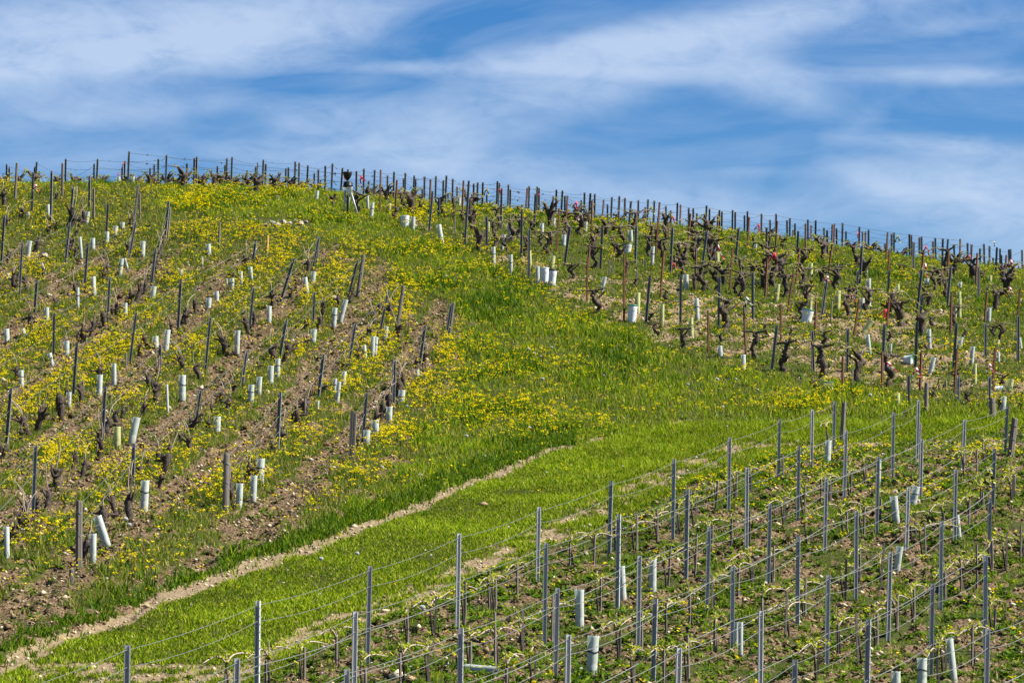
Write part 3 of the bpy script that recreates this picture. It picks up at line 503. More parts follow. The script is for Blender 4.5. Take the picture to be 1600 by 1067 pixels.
# ================================================================ prototypes (unit tall unless said)
def p_metal(m='metal'):
    b = MB(); w, d, t = .027, .034, .004; prof = [(-w,0),(-w,d),(w,d),(w,0),(w-.009,0),(w-.009,t),(w-t,t),(w-t,d-t),(-w+t,d-t),(-w+t,t),(-w+.009,t),(-w+.009,0)]
    n = len(prof); b.add([(x, y-.017, z) for z in (0, 1) for x, y in prof], [(j, (j+1) % n, n+(j+1) % n, n+j) for j in range(n)]+[tuple(range(n, 2*n))])
    for k in range(9):                         # wire hooks punched out of the flanges
        z = .30+k*.078
        for s in (-1, 1): b.box(s*(w+.001)-(0 if s > 0 else .006), s*(w+.001)+(.006 if s > 0 else 0), -.012, .002, z, z+.012)
    return b.mesh('metal_post', M[m])
def p_rust():
    b = MB(); a, t = .030, .006; prof = [(0,0),(a,0),(a,t),(t,t),(t,a),(0,a)]; c, s = math.cos(R(38)), math.sin(R(38))
    prof = [((x-a*.4)*c-(y-a*.4)*s, (x-a*.4)*s+(y-a*.4)*c) for x, y in prof]; n = 6
    b.add([(x+.002*math.sin(z*9), y, z) for z in (0,.25,.5,.75,1) for x, y in prof], [(i*n+j, i*n+(j+1) % n, (i+1)*n+(j+1) % n, (i+1)*n+j) for i in range(4) for j in range(n)]+[tuple(range(4*n, 5*n))])
    return b.mesh('rusty_stake', M['rust'])
def p_wood(seed, m='wood'):
    b = MB(); rr = random.Random(seed); n = 14; ph = rr.uniform(0, 6); Z = [0,.25,.5,.75,.965,.985,1.0]; Q = [.53,.51,.50,.49,.48,.455,.40]; v = []
    for z, q in zip(Z, Q):
        for j in range(n): a = 2*math.pi*j/n; k = q*(1+.06*math.sin(3*a+ph)+.05*math.sin(7*a+ph*2)); v.append((math.cos(a)*k+.04*math.sin(z*3+ph), math.sin(a)*k, z+(.008*math.cos(a+ph) if z > .9 else 0)))
    b.add(v, [(i*n+j, i*n+(j+1) % n, (i+1)*n+(j+1) % n, (i+1)*n+j) for i in range(6) for j in range(n)]+[tuple(6*n+j for j in range(n))]); return b.mesh('wooden_post', M[m], False)
def p_plank():
    b = MB(); rr = random.Random(3)
    for k, (x0, x1, top) in enumerate(((-.5,-.12,.985),(-.115,.22,1.0),(.225,.5,.97))):
        v = [(x*(1+.04*math.sin(z*7)), y, z) for z in (0,.3,.62,top-.03,top) for x, y in ((x0,-.3),(x1,-.28),(x1,.3),(x0,.3))]
        b.add(v, [(i*4+j, i*4+(j+1) % 4, (i+1)*4+(j+1) % 4, (i+1)*4+j) for i in range(4) for j in range(4)]+[(16,17,18,19)])
    return b.mesh('plank_post', M['wood'])
def p_stake(seed):
    b = MB(); w = .012; rr = random.Random(seed); v = []
    for z in (0,.35,.7,1): ox, oy = rr.uniform(-.004,.004), rr.uniform(-.004,.004); v += [(ox-w, oy-w, z), (ox+w, oy-w, z), (ox+w, oy+w, z), (ox-w, oy+w, z)]
    b.add(v, [(i*4+j, i*4+(j+1) % 4, (i+1)*4+(j+1) % 4, (i+1)*4+j) for i in range(3) for j in range(4)]+[(12,13,14,15)]); return b.mesh('wooden_stake', M['wood'])
def p_tube(m, seed):                            # radius 0.5 wide, 1 tall: a thin open sleeve
    b = MB(); n = 18; rr = random.Random(seed); P = []; sq = rr.uniform(.82, .98)
    for z, r in ((0,.45),(.06,.47),(.3,.48),(.34,.455),(.37,.48),(.7,.49),(.94,.5),(1.0,.535)):
        P.append([(math.cos(2*math.pi*j/n)*r, math.sin(2*math.pi*j/n)*r*sq, z+(.012*math.sin(3*j) if z == 1 else 0)) for j in range(n)])
    k = len(P); v = [p for q in P for p in q]+[(x*.955, y*.955, z) for q in P for x, y, z in q]; o = k*n
    f = [(i*n+j, i*n+(j+1) % n, (i+1)*n+(j+1) % n, (i+1)*n+j) for i in range(k-1) for j in range(n)]
    f += [(o+i*n+(j+1) % n, o+i*n+j, o+(i+1)*n+j, o+(i+1)*n+(j+1) % n) for i in range(k-1) for j in range(n)]
    f += [((k-1)*n+j, (k-1)*n+(j+1) % n, o+(k-1)*n+(j+1) % n, o+(k-1)*n+j) for j in range(n)]
    b.add(v, f); return b.mesh('grow_tube', M[m], True)
def p_tie():
    b = MB(); n = 14; b.ring([(math.cos(2*math.pi*j/n)*.5, math.sin(2*math.pi*j/n)*.5, .62+.02*math.sin(j)) for j in range(n+1)], [.022]*(n+1), 5, cap=False); b.box(.48, .60, -.02, .02, .60, .62); return b.mesh('tie', M['tie'])
def bez(p, k=7):
    P = [np.array(q, float) for q in p]; out = []
    for t in np.linspace(0, 1, k):
        Q = P
        while len(Q) > 1: Q = [a*(1-t)+b*t for a, b in zip(Q[:-1], Q[1:])]
        out.append(Q[0])
    return out
def buds(b, pts, r, n, s):
    for _ in range(n):
        p = pts[r.randrange(len(pts))]; a = r.uniform(0, 6.28); c = np.array(p)+np.array([r.uniform(-1,1), r.uniform(-1,1), r.uniform(.2,1.2)])*s*.8
        for q in range(2):
            a += 1.6; d = np.array([math.cos(a), math.sin(a), r.uniform(.2,1)])*s; t = np.array([-math.sin(a), math.cos(a), r.uniform(-.4,.4)])*s*.5; b.add([c-d*.6, c+t, c+d, c-t], [(0,1,2,3)])
def p_vine(style, seed):
    """unit-tall vine; returns the meshes of trunk, canes, buds"""
    r = random.Random(seed); T = MB(); CN = []; B = MB(); u = r.uniform
    class _C:
        def ring(s_, *a, **k): m = MB(); m.ring(*a, **k); CN.append(m)
    Cn = _C()
    if style == 'gnarled':
        side = r.choice([-1, 1]); pts = [(0,0,-.08),(u(-.03,.03),0,.06),(side*u(.03,.16),u(-.05,.05),.27),(side*u(-.05,.06),u(-.05,.05),.48),(-side*u(-.04,.14),u(-.05,.05),.66),(u(-.05,.08),0,.80)]
        rad = [.10,.078,.066,.082,.060,.062]; pts2 = []; rad2 = []
        for i in range(len(pts)-1):
            for t in (0,.33,.66): pts2.append(tuple(np.array(pts[i])*(1-t)+np.array(pts[i+1])*t+np.array([u(-.03,.03), u(-.03,.03), 0]))); rad2.append((rad[i]*(1-t)+rad[i+1]*t)*u(.7,1.35))
        pts2.append(pts[-1]); rad2.append(rad[-1]*.9); T.ring(pts2, rad2, 9, lump=.34, seed=seed)
        for k in range(r.choice([2,3,4])):
            s = side*(-1)**k; e = (s*u(.18,.42), u(-.12,.12), u(.85,1.05)); h0 = pts[-1] if k < 2 else pts[3]; a = bez([h0, (h0[0]+s*.06, 0, h0[2]+u(.10,.2)), (s*u(.18,.3), e[1], e[2]-u(.1,.2)), e], 8)
            T.ring(a, [.055,.046,.040,.036,.030,.028,.022,.012], 7, lump=.25, seed=seed+k); c = bez([e, (e[0]+s*u(.1,.25), e[1], e[2]+u(-.05,.1)), (e[0]+s*u(.25,.5), e[1], e[2]-u(-.05,.25))], 6); Cn.ring(c, [.011,.010,.009,.008,.007,.005], 5, lump=.1, seed=seed); buds(B, c+a[-2:], r, 11, .034)
        for k in range(3):
            e = (u(-.35,.35), u(-.1,.1), u(.8,1.15)); Cn.ring(bez([pts[4], (pts[4][0]+u(-.1,.1), 0, .85), e, (e[0]*1.5, e[1], e[2]-u(0,.2))], 7), [.014,.012,.011,.010,.008,.007,.005], 5, seed=seed+k)
        for k in range(3): c = pts2[r.randrange(5, len(pts2))]; T.ring([c, (c[0]+u(-.09,.09), c[1]-.05, c[2]+u(.02,.07))], [.05,.028], 7, lump=.25, seed=k)
    elif style == 'bushy':
        T.ring(bez([(0,0,-.05), (u(-.1,.1),0,.3), (u(-.1,.1),0,.55), (0,0,.72)], 8), [.13,.12,.11,.125,.11,.13,.17,.14], 9, lump=.34, seed=seed)
        for k in range(8):
            s = (-1)**k; e = (s*u(.10,.36), u(-.2,.2), u(.60,1.08)); a = bez([(0,0,.62), (s*u(.05,.25), e[1]*.5, u(.6,.95)), e], 6); T.ring(a, [.10,.075,.06,.05,.042,.022], 6, lump=.34, seed=seed+k)
            c = bez([e, (e[0]+s*.12, e[1], e[2]+u(-.08,.14)), (e[0]+s*u(.12,.28), e[1], e[2]+u(-.12,.16))], 5); Cn.ring(c, [.012,.011,.009,.008,.006], 4, seed=seed); buds(B, c, r, 7, .045)
    elif style == 'dark':                       # low, leaning trunk with a knotty head and a tall pale cane
        l = u(.1,.3)*r.choice([-1,1,1]); T.ring(bez([(-l*.6,0,-.08), (-l*.5+u(-.1,.1),0,.25), (l*.2,u(-.1,.1),.55), (l*.3,0,.82)], 9), [.12,.11,.10,.115,.13,.10,.12,.10,.05], 9, lump=.3, seed=seed)
        for k in range(6): e = (l*.3+u(-.42,.42), u(-.1,.1), u(.5,1.05)); T.ring(bez([(l*.2,0,.5), (l*.3+u(-.15,.15),0,.62), e], 5), [.085,.07,.055,.04,.02], 7, lump=.32, seed=seed+k)
        for k in range(r.choice([1,2])):
            c = bez([(l*.3,0,.8), (l*.3+u(-.2,.2),0,1.25), (l*.3+u(-.15,.6),u(-.1,.4),1.55+u(0,.2))], 7); Cn.ring(c, [.020,.018,.017,.016,.014,.012,.008], 5, lump=.1, seed=k); buds(B, c, r, 3, .03)
    else:                                       # young: metres, x runs along the row, cane tied down on the low wire
        h = .44; T.ring(bez([(0,0,-.05), (.03,0,.15), (u(-.04,.02),0,.28), (0,0,h-.04)], 8), [.022,.019,.018,.016,.017,.015,.015,.013], 7, lump=.18, seed=seed)
        for s in ((1,) if r.random() < .55 else (1,-1)):
            L = s*u(.55,.95); c = bez([(0,0,h-.06), (L*.15,u(-.03,.03),h+u(.08,.16)), (L*.5,0,h+u(.06,.12)), (L,0,h+u(-.03,.01))], 10); Cn.ring(c, [.012,.011,.011,.010,.010,.009,.008,.008,.007,.005], 6, lump=.15, seed=seed); buds(B, c, r, 13, .042)
        c = bez([(0,0,h-.08), (.05,0,h+.05), (u(-.12,.12),0,h+u(.12,.2))], 5); Cn.ring(c, [.009,.008,.007,.006,.004], 5, seed=seed); buds(B, c, r, 8, .042)
    return [('trunk', T.mesh('trunk', M['bark'], True))]+[('cane', m.mesh('cane', M['cane'], True)) for m in CN]+[('leaves', B.mesh('leaves', M['bud']))]
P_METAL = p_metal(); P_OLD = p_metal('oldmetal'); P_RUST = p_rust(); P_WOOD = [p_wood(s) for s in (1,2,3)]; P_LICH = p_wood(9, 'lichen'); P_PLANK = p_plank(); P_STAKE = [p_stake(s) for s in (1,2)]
P_TP = [p_tube('tp', s) for s in range(4)]; P_TY = [p_tube('ty', s) for s in range(3)]; P_TIE = p_tie()
P_VINE = {k: [p_vine(k, 100+i*7) for i in range(n)] for k, n in (('gnarled',9),('bushy',6),('dark',8),('young',8))}
ANCH = []       # (u, v_top, v_foot, x, y) of everything upright, for ribbons and wires
def tilt(a, up='upright'):
    q = (a[0]-a[2])/max(a[3]-a[1], 1); return up if abs(q) < .10 else ('right-leaning' if q > 0 else 'left-leaning')
def note(a, foot, top): ANCH.append((a, foot, top))
# ---- row names
def cropr(*p): return [(x*.4375, 380+y*.4375) for x, y in p]
LROWS = [('from the broad plank post', cropr((1263,600),(1305,535),(1405,420),(1515,297),(1590,270))),
 ('from the post by three pale tubes', cropr((808,750),(998,535),(1155,395),(1268,288),(1380,168),(1437,152))),
 ('from the post by the big tilted tube', cropr((285,915),(475,715),(718,520),(885,385),(1022,272),(1122,175),(1272,60),(1297,42))),
 ('fourth from the lane', [(55.7,695)]+cropr((375,510),(575,365),(750,262),(905,160),(1050,55))+[(497,370)]),
 ('fifth from the lane', cropr((35,520),(270,340),(485,245),(645,130))+[(400,377)]),
 ('sixth from the lane', cropr((192,250),(390,120),(555,15))+[(264,314)]),
 ('seventh from the lane', cropr((130,132))+[(137,380),(212,345),(215.6,289)]),
 ('eighth from the lane', [(35,378),(109,345),(140,275)])]
ORD = 'first second third fourth fifth sixth seventh eighth ninth tenth eleventh twelfth'.split()
def inrow(u, v):
    for name, pts in LROWS:
        for i, (a, b) in enumerate(pts):
            if abs(a-u)+abs(b-v) < 9: return name, i
    return None
HELD = {}
def put_metal(a, fixed=None, h=1.25):
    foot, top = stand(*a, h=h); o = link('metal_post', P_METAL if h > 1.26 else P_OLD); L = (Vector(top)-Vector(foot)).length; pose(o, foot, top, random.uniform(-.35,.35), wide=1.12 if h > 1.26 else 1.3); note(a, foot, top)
    sky = a[1] < vsky(a[0])-14; t = tilt(a)
    look = ('grey skyline post' if sky else t+' grey metal post'); row = inrow(a[0], a[1])
    if row and not fixed: fixed = f'grey metal post, {ORD[row[1]]} up the vine row {row[0]}'; HELD[(row[0], row[1])] = (foot, top)
    reg(o, look, 'post', 'galvanised posts of the lower wire rows' if h > 1.26 else ('posts along the skyline' if sky else 'grey metal posts in the vineyard'), a[0], (a[1]+min(a[3], 1067))/2, fixed=fixed)
    return foot, top
for a in METAL: put_metal(a)
LRP = []
for ri, row in enumerate(LR_ROWS):
    P = []
    for i, (u, vt, vb) in enumerate(row):
        lean = random.uniform(1, 4) if (vb-vt) < 200 else 0
        P.append(put_metal((u+1, vt, u+1-lean, vb), f'tall galvanised post, {ORD[i]} up the {ORD[ri]} wire row below the grass lane', 1.3))
    LRP.append(P)
for a in RUST:
    foot, top = stand(*a, h=1.2); o = link('rusty_stake', P_RUST); pose(o, foot, top, random.uniform(-.4,.4), wide=1.6); note(a, foot, top)
    reg(o, ('rusty skyline stake' if a[1] < vsky(a[0])-14 else tilt(a)+' rusty iron stake'), 'stake', 'rusty iron stakes', a[0], (a[1]+a[3])/2)
def wire_wrap(o, w, z):
    b = MB(); n = 14; b.ring([(math.cos(2*math.pi*j/n)*.52, math.sin(2*math.pi*j/n)*.52, z+.012*math.sin(j*1.3)) for j in range(n+1)], [.012]*(n+1), 4, cap=False); link('wire_wrap', b.mesh('wire_wrap', M['wire']), o)
for i, (ut, vt, ub, vb, w) in enumerate(WOOD):
    a = (ut, vt, ub, vb); foot, top = stand(*a, h=1.1); plank = abs(ut-552) < 3 and vb > 600; lich = abs(ut-418) < 2
    o = link('wooden_post', P_PLANK if plank else (P_LICH if lich else P_WOOD[i % 3])); pose(o, foot, top, random.uniform(-.3,.3) if plank else random.uniform(0,6), wide=w*(1 if not plank else 1.0)); note(a, foot, top)
    if not plank and vb > 420 and w > .08: wire_wrap(o, w, .82); wire_wrap(o, w, .5)
    row = inrow(ut, vt)
    if row: HELD[(row[0], row[1])] = (foot, top)
    reg(o, 'weathered wooden post', 'post', 'weathered wooden posts', ut, (vt+vb)/2)
for grp, lst, lk in (('thin stakes in the upper vineyard', STAKE_UR, 'thin pale wooden stake'), ('thin stakes of the left slope', STAKE_L, 'thin wooden stake'), ('short stakes of the lower rows', STAKE_LR, 'short thin wooden stake')):
    for i, a in enumerate(lst):
        foot, top = stand(*a, h=.7); o = link('wooden_stake', P_STAKE[i % 2]); pose(o, foot, top, random.uniform(0,1.5), wide=1.15 if lst is STAKE_LR else 1.4)
        reg(o, (tilt(a, '')+' '+lk).strip(), 'stake', grp, a[0], (a[1]+min(a[3],1067))/2)
        if lst is STAKE_LR: note(a, foot, top)
for lst, protos, c in ((TUBE_P, P_TP, 'pale'), (TUBE_Y, P_TY, 'yellowish')):
    for i, (ut, vt, ub, vb, wpx) in enumerate(lst):
        a = (ut, vt, ub, vb); foot, top = stand(*a, h=.55, sink=.03); w = min(max(wpx*foot[1]/F, .05), .165); o = link('grow_tube', protos[i % len(protos)]); pose(o, foot, top, random.uniform(0,6), wide=w)
        if i % 4 == 0 and vb-vt > 20: link('tie', P_TIE, o)
        L = (vb-vt)*foot[1]/F; sz = 'narrow ' if w < .085 else ('short ' if L < .32 else '')
        reg(o, f'{sz}{tilt(a)} {c} grow tube', 'grow tube', 'grow tubes around young vines', (ut+ub)/2, (vt+min(vb,1067))/2)
# the tube lying on the soil
x, y = cast(745, 1050); o = link('grow_tube', P_TP[1]); f = (x-.22, y+.05, float(HM(x-.22, y))+.06); t_ = (x+.26, y-.35, float(HM(x+.26, y-.35))+.07); pose(o, t_, f, 0, wide=.12)
reg(o, 'x', 'grow tube', 'grow tubes around young vines', 745, 1045, fixed='pale grow tube lying flat on the brown soil')
# ---- vines
def put_vine(a, style, i, look, group, wide=1.0, h=.7):
    nm = 'vine_stock' if style == 'dark' else 'grapevine'
    foot, top = stand(*a, h=h, sink=.03); r = bpy.data.objects.new(nm, None); COL.objects.link(r); r.empty_display_size = .1
    d = Vector(top)-Vector(foot); L = max(d.length, .28); q = Vector((0,0,1)).rotation_difference(Vector((d.x*.6, 0, d.z)).normalized()); r.rotation_mode = 'QUATERNION'
    r.rotation_quaternion = q @ Quaternion((0,0,1), random.uniform(-.9,.9)+(math.pi if random.random() < .5 else 0)); r.location = foot; s = L; r.scale = (s*wide, s*wide, s)
    for n, me in P_VINE[style][i % len(P_VINE[style])]: link(n, me, r)
    note(a, foot, top); reg(r, look, 'vine', group, (a[0]+a[2])/2, (a[1]+a[3])/2); return r
for i, a in enumerate(VINE_U): put_vine(a, 'gnarled', i, 'tall gnarled dark vine' if a[3]-a[1] > 38 else 'gnarled dark vine', 'old vines of the upper vineyard', 1.15 if a[3]-a[1] > 30 else 1.4)
for i, a in enumerate(VINE_C): put_vine(a, 'bushy', i, 'bushy-headed vine', 'vines on the crest', 1.1, .62)
for i, a in enumerate(VINE_L): put_vine(a, 'dark', i, 'stubby blackish vine' if a[3]-a[1] < 24 else 'dark low vine stock', 'vine stocks of the left slope', 1.0 if a[3]-a[1] > 24 else 1.3)
rv = random.Random(4)
for ri, (name, pts) in enumerate(LROWS):            # low stocks along the left rows, between the posts
    Q = [HELD[(name, i)][0] for i in range(len(pts)) if (name, i) in HELD]
    if len(Q) > 1: Q = [tuple(np.array(Q[0])*1.8-np.array(Q[1])*.8)]+Q if ri > 2 else Q
    for p, q in zip(Q[:-1], Q[1:]):
        n = max(1, int(math.dist(p, q)/1.25))
        for j in range(n):
            t_ = (j+.5+rv.uniform(-.2,.2))/n; x = p[0]+(q[0]-p[0])*t_; y = p[1]+(q[1]-p[1])*t_; u, v = proj(x, y, float(H0(x, y))); hgt = rv.uniform(.30,.55)*F/y
            if v > 1080 or rv.random() < .30 or y > 95: continue
            put_vine((u+rv.uniform(-4,4), v-hgt, u, v), 'dark', rv.randrange(8), 'dark vine stub in line', 'vine stocks of the left slope', rv.uniform(.9,1.3))
for u0 in list(range(10, 230, 26))+list(range(232, 660, 15))+list(range(665, 1600, 30)):
    u = u0+rv.uniform(-9, 9)
    if 500 < u < 560: continue
    g = vsky(u); hgt = rv.uniform(9, 20) if u < 660 else rv.uniform(4, 12); put_vine((u, g-hgt-7, u, g-1), 'bushy', u0 % 6+rv.randrange(6), 'low pruned vine head', 'vines on the crest', rv.uniform(1.0, 1.5), .66)
for k in range(84):
    u = rv.uniform(600, 1595); v = vsky(u)+rv.uniform(10, 130)*(.4+.6*(u-560)/1000)
    if v > np.interp(u, *UB)-8: continue
    hgt = rv.uniform(26, 46); put_vine((u+rv.uniform(-5,5), v-hgt, u, v), rv.choice(['gnarled','gnarled','bushy']), k, 'slender twisted vine', 'old vines of the upper vineyard', rv.uniform(.8, 1.2))
segs = [(np.array(P[i][0]), np.array(P[i+1][0])) for P in LRP for i in range(len(P)-1)]
def rowdir(foot):
    best = min(segs, key=lambda s: np.linalg.norm((s[0]+s[1])/2-np.array(foot))); d = best[1]-best[0]; return d/np.linalg.norm(d)
for i, a in enumerate(STAKE_LR):
    foot, top = stand(*a, h=.6, sink=0.0); d = rowdir(foot); d[2] = 0; d /= np.linalg.norm(d); e = .5; p = np.array(foot)
    sl = (float(HM(*(p+d*e)[:2]))-float(HM(*(p-d*e)[:2])))/(2*e); X = Vector((d[0], d[1], sl)).normalized(); Z = Vector((0,0,1)); Yv = Z.cross(X).normalized()
    m = Matrix(((X.x, Yv.x, Z.x), (X.y, Yv.y, Z.y), (X.z, Yv.z, Z.z))).to_4x4(); r = bpy.data.objects.new('young_vine', None); COL.objects.link(r); r.empty_display_size = .1
    off = random.uniform(.04,.12)*random.choice([-1,1]); m.translation = Vector((foot[0]+off*d[0], foot[1]+off*d[1], foot[2])); r.matrix_world = m
    for n, me in P_VINE['young'][(i*5) % 8]: link(n, me, r)
    reg(r, 'slender young vine', 'vine', 'young vines of the lower rows', a[2]+8, (a[1]+min(a[3],1067))/2)
# ---- wires
def wire(pts, rad, label, group, sag=.03, barbs=0, seed=0, m='wire'):
    r = random.Random(seed); b = MB(); P = []
    for p, q in zip(pts[:-1], pts[1:]):
        p = np.array(p); q = np.array(q)
        for t in np.linspace(0, 1, 9)[:-1]: P.append(p*(1-t)+q*t-np.array([0,0,sag*4*t*(1-t)]))
    P.append(np.array(pts[-1])); b.ring(P, [rad]*len(P), 5)
    for _ in range(barbs):
        k = r.randrange(len(P)-1); p = P[k]*(1-.5)+P[k+1]*.5; d = np.array([r.uniform(-.06,.06), 0, r.uniform(-.07,.05)]); b.ring([p, p+d*.5+np.array([0,0,.01]), p+d], [rad*2.0, rad*1.6, rad], 4)
    o = link('trellis_wire', b.mesh('trellis_wire', M[m], True)); reg(o, 'x', 'wire', group, 0, 0, fixed=label); return o
def lvl(P, f, dy=-.03): return [tuple(np.array(a)*(1-f)+np.array(b)*f+np.array([0,dy,0])) for a, b in P]
for ri, P in enumerate(LRP):
    if len(P) < 2: P = P+[tuple(tuple(np.array(q)+np.array(LRP[5][-1][0])-np.array(LRP[5][-2][0])) for q in P[0])]
    e0 = [tuple(np.array(P[0][k])*2-np.array(P[1][k])) for k in (0,1)]; Q = [tuple(e0)]+P
    last = P[-1]; d = np.array(P[-1][0])-np.array(P[-2][0]); g = np.array(P[-1][0])+d*.5; g[2] = float(HM(g[0], g[1]))+.08; nm = ORD[ri]
    for f, w, n, s in ((.955,.0036,'top wire',.04), (.80,.0034,'second wire',.07), (.37,.0055,'low cane wire',.03)):
        pts = lvl(Q, f)+([tuple(g)] if ri in (0,2) and f > .5 else [])
        wire(pts, w, f'{n} strung along the {nm} post row below the grass lane', 'wires of the lower rows', s, 3 if f < .5 else 0, ri)
HT = {'top': .93, 'lower': .62}
for ri, (name, pts) in enumerate(LROWS):
    P = [HELD[(name, i)] for i in range(len(pts)) if (name, i) in HELD]
    if len(P) < 2: continue
    d = np.array(P[0][0])-np.array(P[1][0])
    if ri > 2: n0 = tuple(np.array(P[0][0])+d); n1 = tuple(np.array(P[0][1])+d); P = [(n0, n1)]+P
    for k, f in HT.items(): wire(lvl(P, f), .0032, f'{k} wire along the left vine row {name}', 'wires of the left slope', .05, 3, ri)
cr = sorted([(f, t) for a, f, t in ANCH if f[1] > 97.5 and (t[2]-f[2]) > .95], key=lambda q: q[0][0])
bins = [[q for q in cr if q[0][1] < 103.5], [q for q in cr if 103.5 <= q[0][1] < 109], [q for q in cr if q[0][1] >= 109]]
for bi, B_ in enumerate(bins):
    if len(B_) < 2: continue
    for k, f in (('upper', .95), ('middle', .72), ('lower', .50)):
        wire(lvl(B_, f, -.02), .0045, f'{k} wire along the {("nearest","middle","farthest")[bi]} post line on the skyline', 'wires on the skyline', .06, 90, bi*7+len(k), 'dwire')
# ---- weather instrument on the crest
def instrument():
    foot, top = stand(543.4, 338, 542.6, 338.4, h=1); x, y, z = foot; r = bpy.data.objects.new('rain_gauge', None); COL.objects.link(r); k = 1.02; r.location = (x, y, z)
    def lathe(name, prof, m, cx=0, n=24):
        b = MB(); b.add([(cx+math.cos(2*math.pi*j/n)*q, math.sin(2*math.pi*j/n)*q, h) for q, h in prof for j in range(n)], [(i*n+j, i*n+(j+1) % n, (i+1)*n+(j+1) % n, (i+1)*n+j) for i in range(len(prof)-1) for j in range(n)]); return link(name, b.mesh(name, M[m], True), r)
    lathe('pole', [(0,0),(.027,0),(.027,.78),(0,.78)], 'black'); lathe('collector_funnel', [(.030,1.24),(.055,1.27),(.10,1.33),(.135,1.41),(.150,1.49),(.150,1.515),(.143,1.515),(.130,1.42),(.09,1.34),(.02,1.28)], 'black')
    lathe('funnel_neck', [(.055,1.10),(.055,1.18),(.033,1.21),(.033,1.26)], 'black'); lathe('head_box', [(0,1.02),(.12,1.02),(.165,1.035),(.17,1.06),(.155,1.08),(.155,1.15),(.13,1.19),(.06,1.20),(0,1.20)], 'black', .02)
    c = lathe('white_canister', [(0,.74),(.088,.74),(.088,.98),(.095,.985),(.095,1.04),(0,1.04)], 'white', .075)
    b = MB()
    for q in range(4): b.box(.02, .13, -.093, -.0895, .81+q*.045, .825+q*.045)
    link('label_stripe', b.mesh('label_stripe', M['grey']), c)
    for p, q in (((.10,-.02,.92),(.37,-.12,.02)), ((-.07,.02,.90),(-.12,-.02,.05)), ((.08,.05,.82),(-.02,.35,.16))):
        b = MB(); b.ring([p, q], [.030, .028], 10); link('leg', b.mesh('leg', M['grey'], True), r)
    reg(r, 'x', 'rain gauge', None, 543, 300, fixed='black funnel rain gauge with white canister standing on the crest')
instrument()
# ---- buckets
def bucket(u, vt, ub, vb, wpx, rim, label, lie=None):
    n = 28; foot, top = stand(u, vt, ub, vb, h=.3, sink=.02); w = wpx*foot[1]/F/2; L = max((Vector(top)-Vector(foot)).length, .2); b = MB(); prof = [(0,.012),(w*.78,.0),(w*.80,.02),(w*.93,L*.80),(w*.95,L*.82),(w*.96,L),(w*.93,L),(w*.76,.03),(0,.03)]
    lt = lambda pr: ([(math.cos(2*math.pi*j/n)*q, math.sin(2*math.pi*j/n)*q, h) for q, h in pr for j in range(n)], [(i*n+j, i*n+(j+1) % n, (i+1)*n+(j+1) % n, (i+1)*n+j) for i in range(len(pr)-1) for j in range(n)])
    b.add(*lt(prof)); o = link('bucket', None); o = bpy.data.objects[o.name]; link('pail', b.mesh('pail', M['white'], True), o); b = MB(); b.add(*lt([(w*.955,L*.955),(w*1.04,L*.955),(w*1.05,L*1.012),(w*.92,L*1.012),(w*.92,L*.97)])); link('rim', b.mesh('rim', M[rim], True), o)
    b = MB(); b.ring([(math.cos(t)*w*1.02, -.1*w-math.sin(t)*w*.75, L*(.86-.25*math.sin(t))) for t in np.linspace(0, math.pi, 12)], [.004]*12, 5); link('handle', b.mesh('handle', M['wire'], True), o)
    if lie is None: pose(o, foot, top, 1.0); o.scale = (1,1,1)
    else:
        o.rotation_mode = 'QUATERNION'; d = Vector(lie); o.rotation_quaternion = Vector((0,0,1)).rotation_difference(d.normalized()); p = Vector(foot); o.location = (p.x-d.normalized().x*L*.5, p.y-d.normalized().y*L*.5, p.z+w*.8)
    reg(o, 'x', 'bucket', 'white plastic buckets', u, (vt+vb)/2, fixed=label)
bucket(632.3, 338, 633, 356, 15, 'white', 'white bucket below the crest beside a pale tube')
bucket(851, 419, 851, 441, 14, 'white', 'white bucket standing next to the dirty dented bucket')
bucket(864, 422, 862, 445, 13.5, 'black', 'dirty dented bucket leaning, dark rim, beside a white bucket')
bucket(981, 381, 980, 397, 14, 'green', 'white bucket with green rim behind a torn pale tube')
bucket(988.5, 477, 987, 502, 16, 'green', 'white bucket with green rim beside a rusty stake')
bucket(1263, 484, 1259, 505, 19, 'green', 'white bucket with green rim hooked behind a curved vine')
bucket(1294, 597, 1293, 612, 19, 'green', 'white bucket with green rim half hidden in meadow grass')
bucket(1419, 562, 1419, 568, 17, 'green', 'white bucket tipped on its side, green rim facing outward', (1,-.45,-.05))
bucket(1561, 609, 1561, 613, 15, 'green', 'white bucket tipped over in grass near the wooden posts', (1,-.2,-.1))
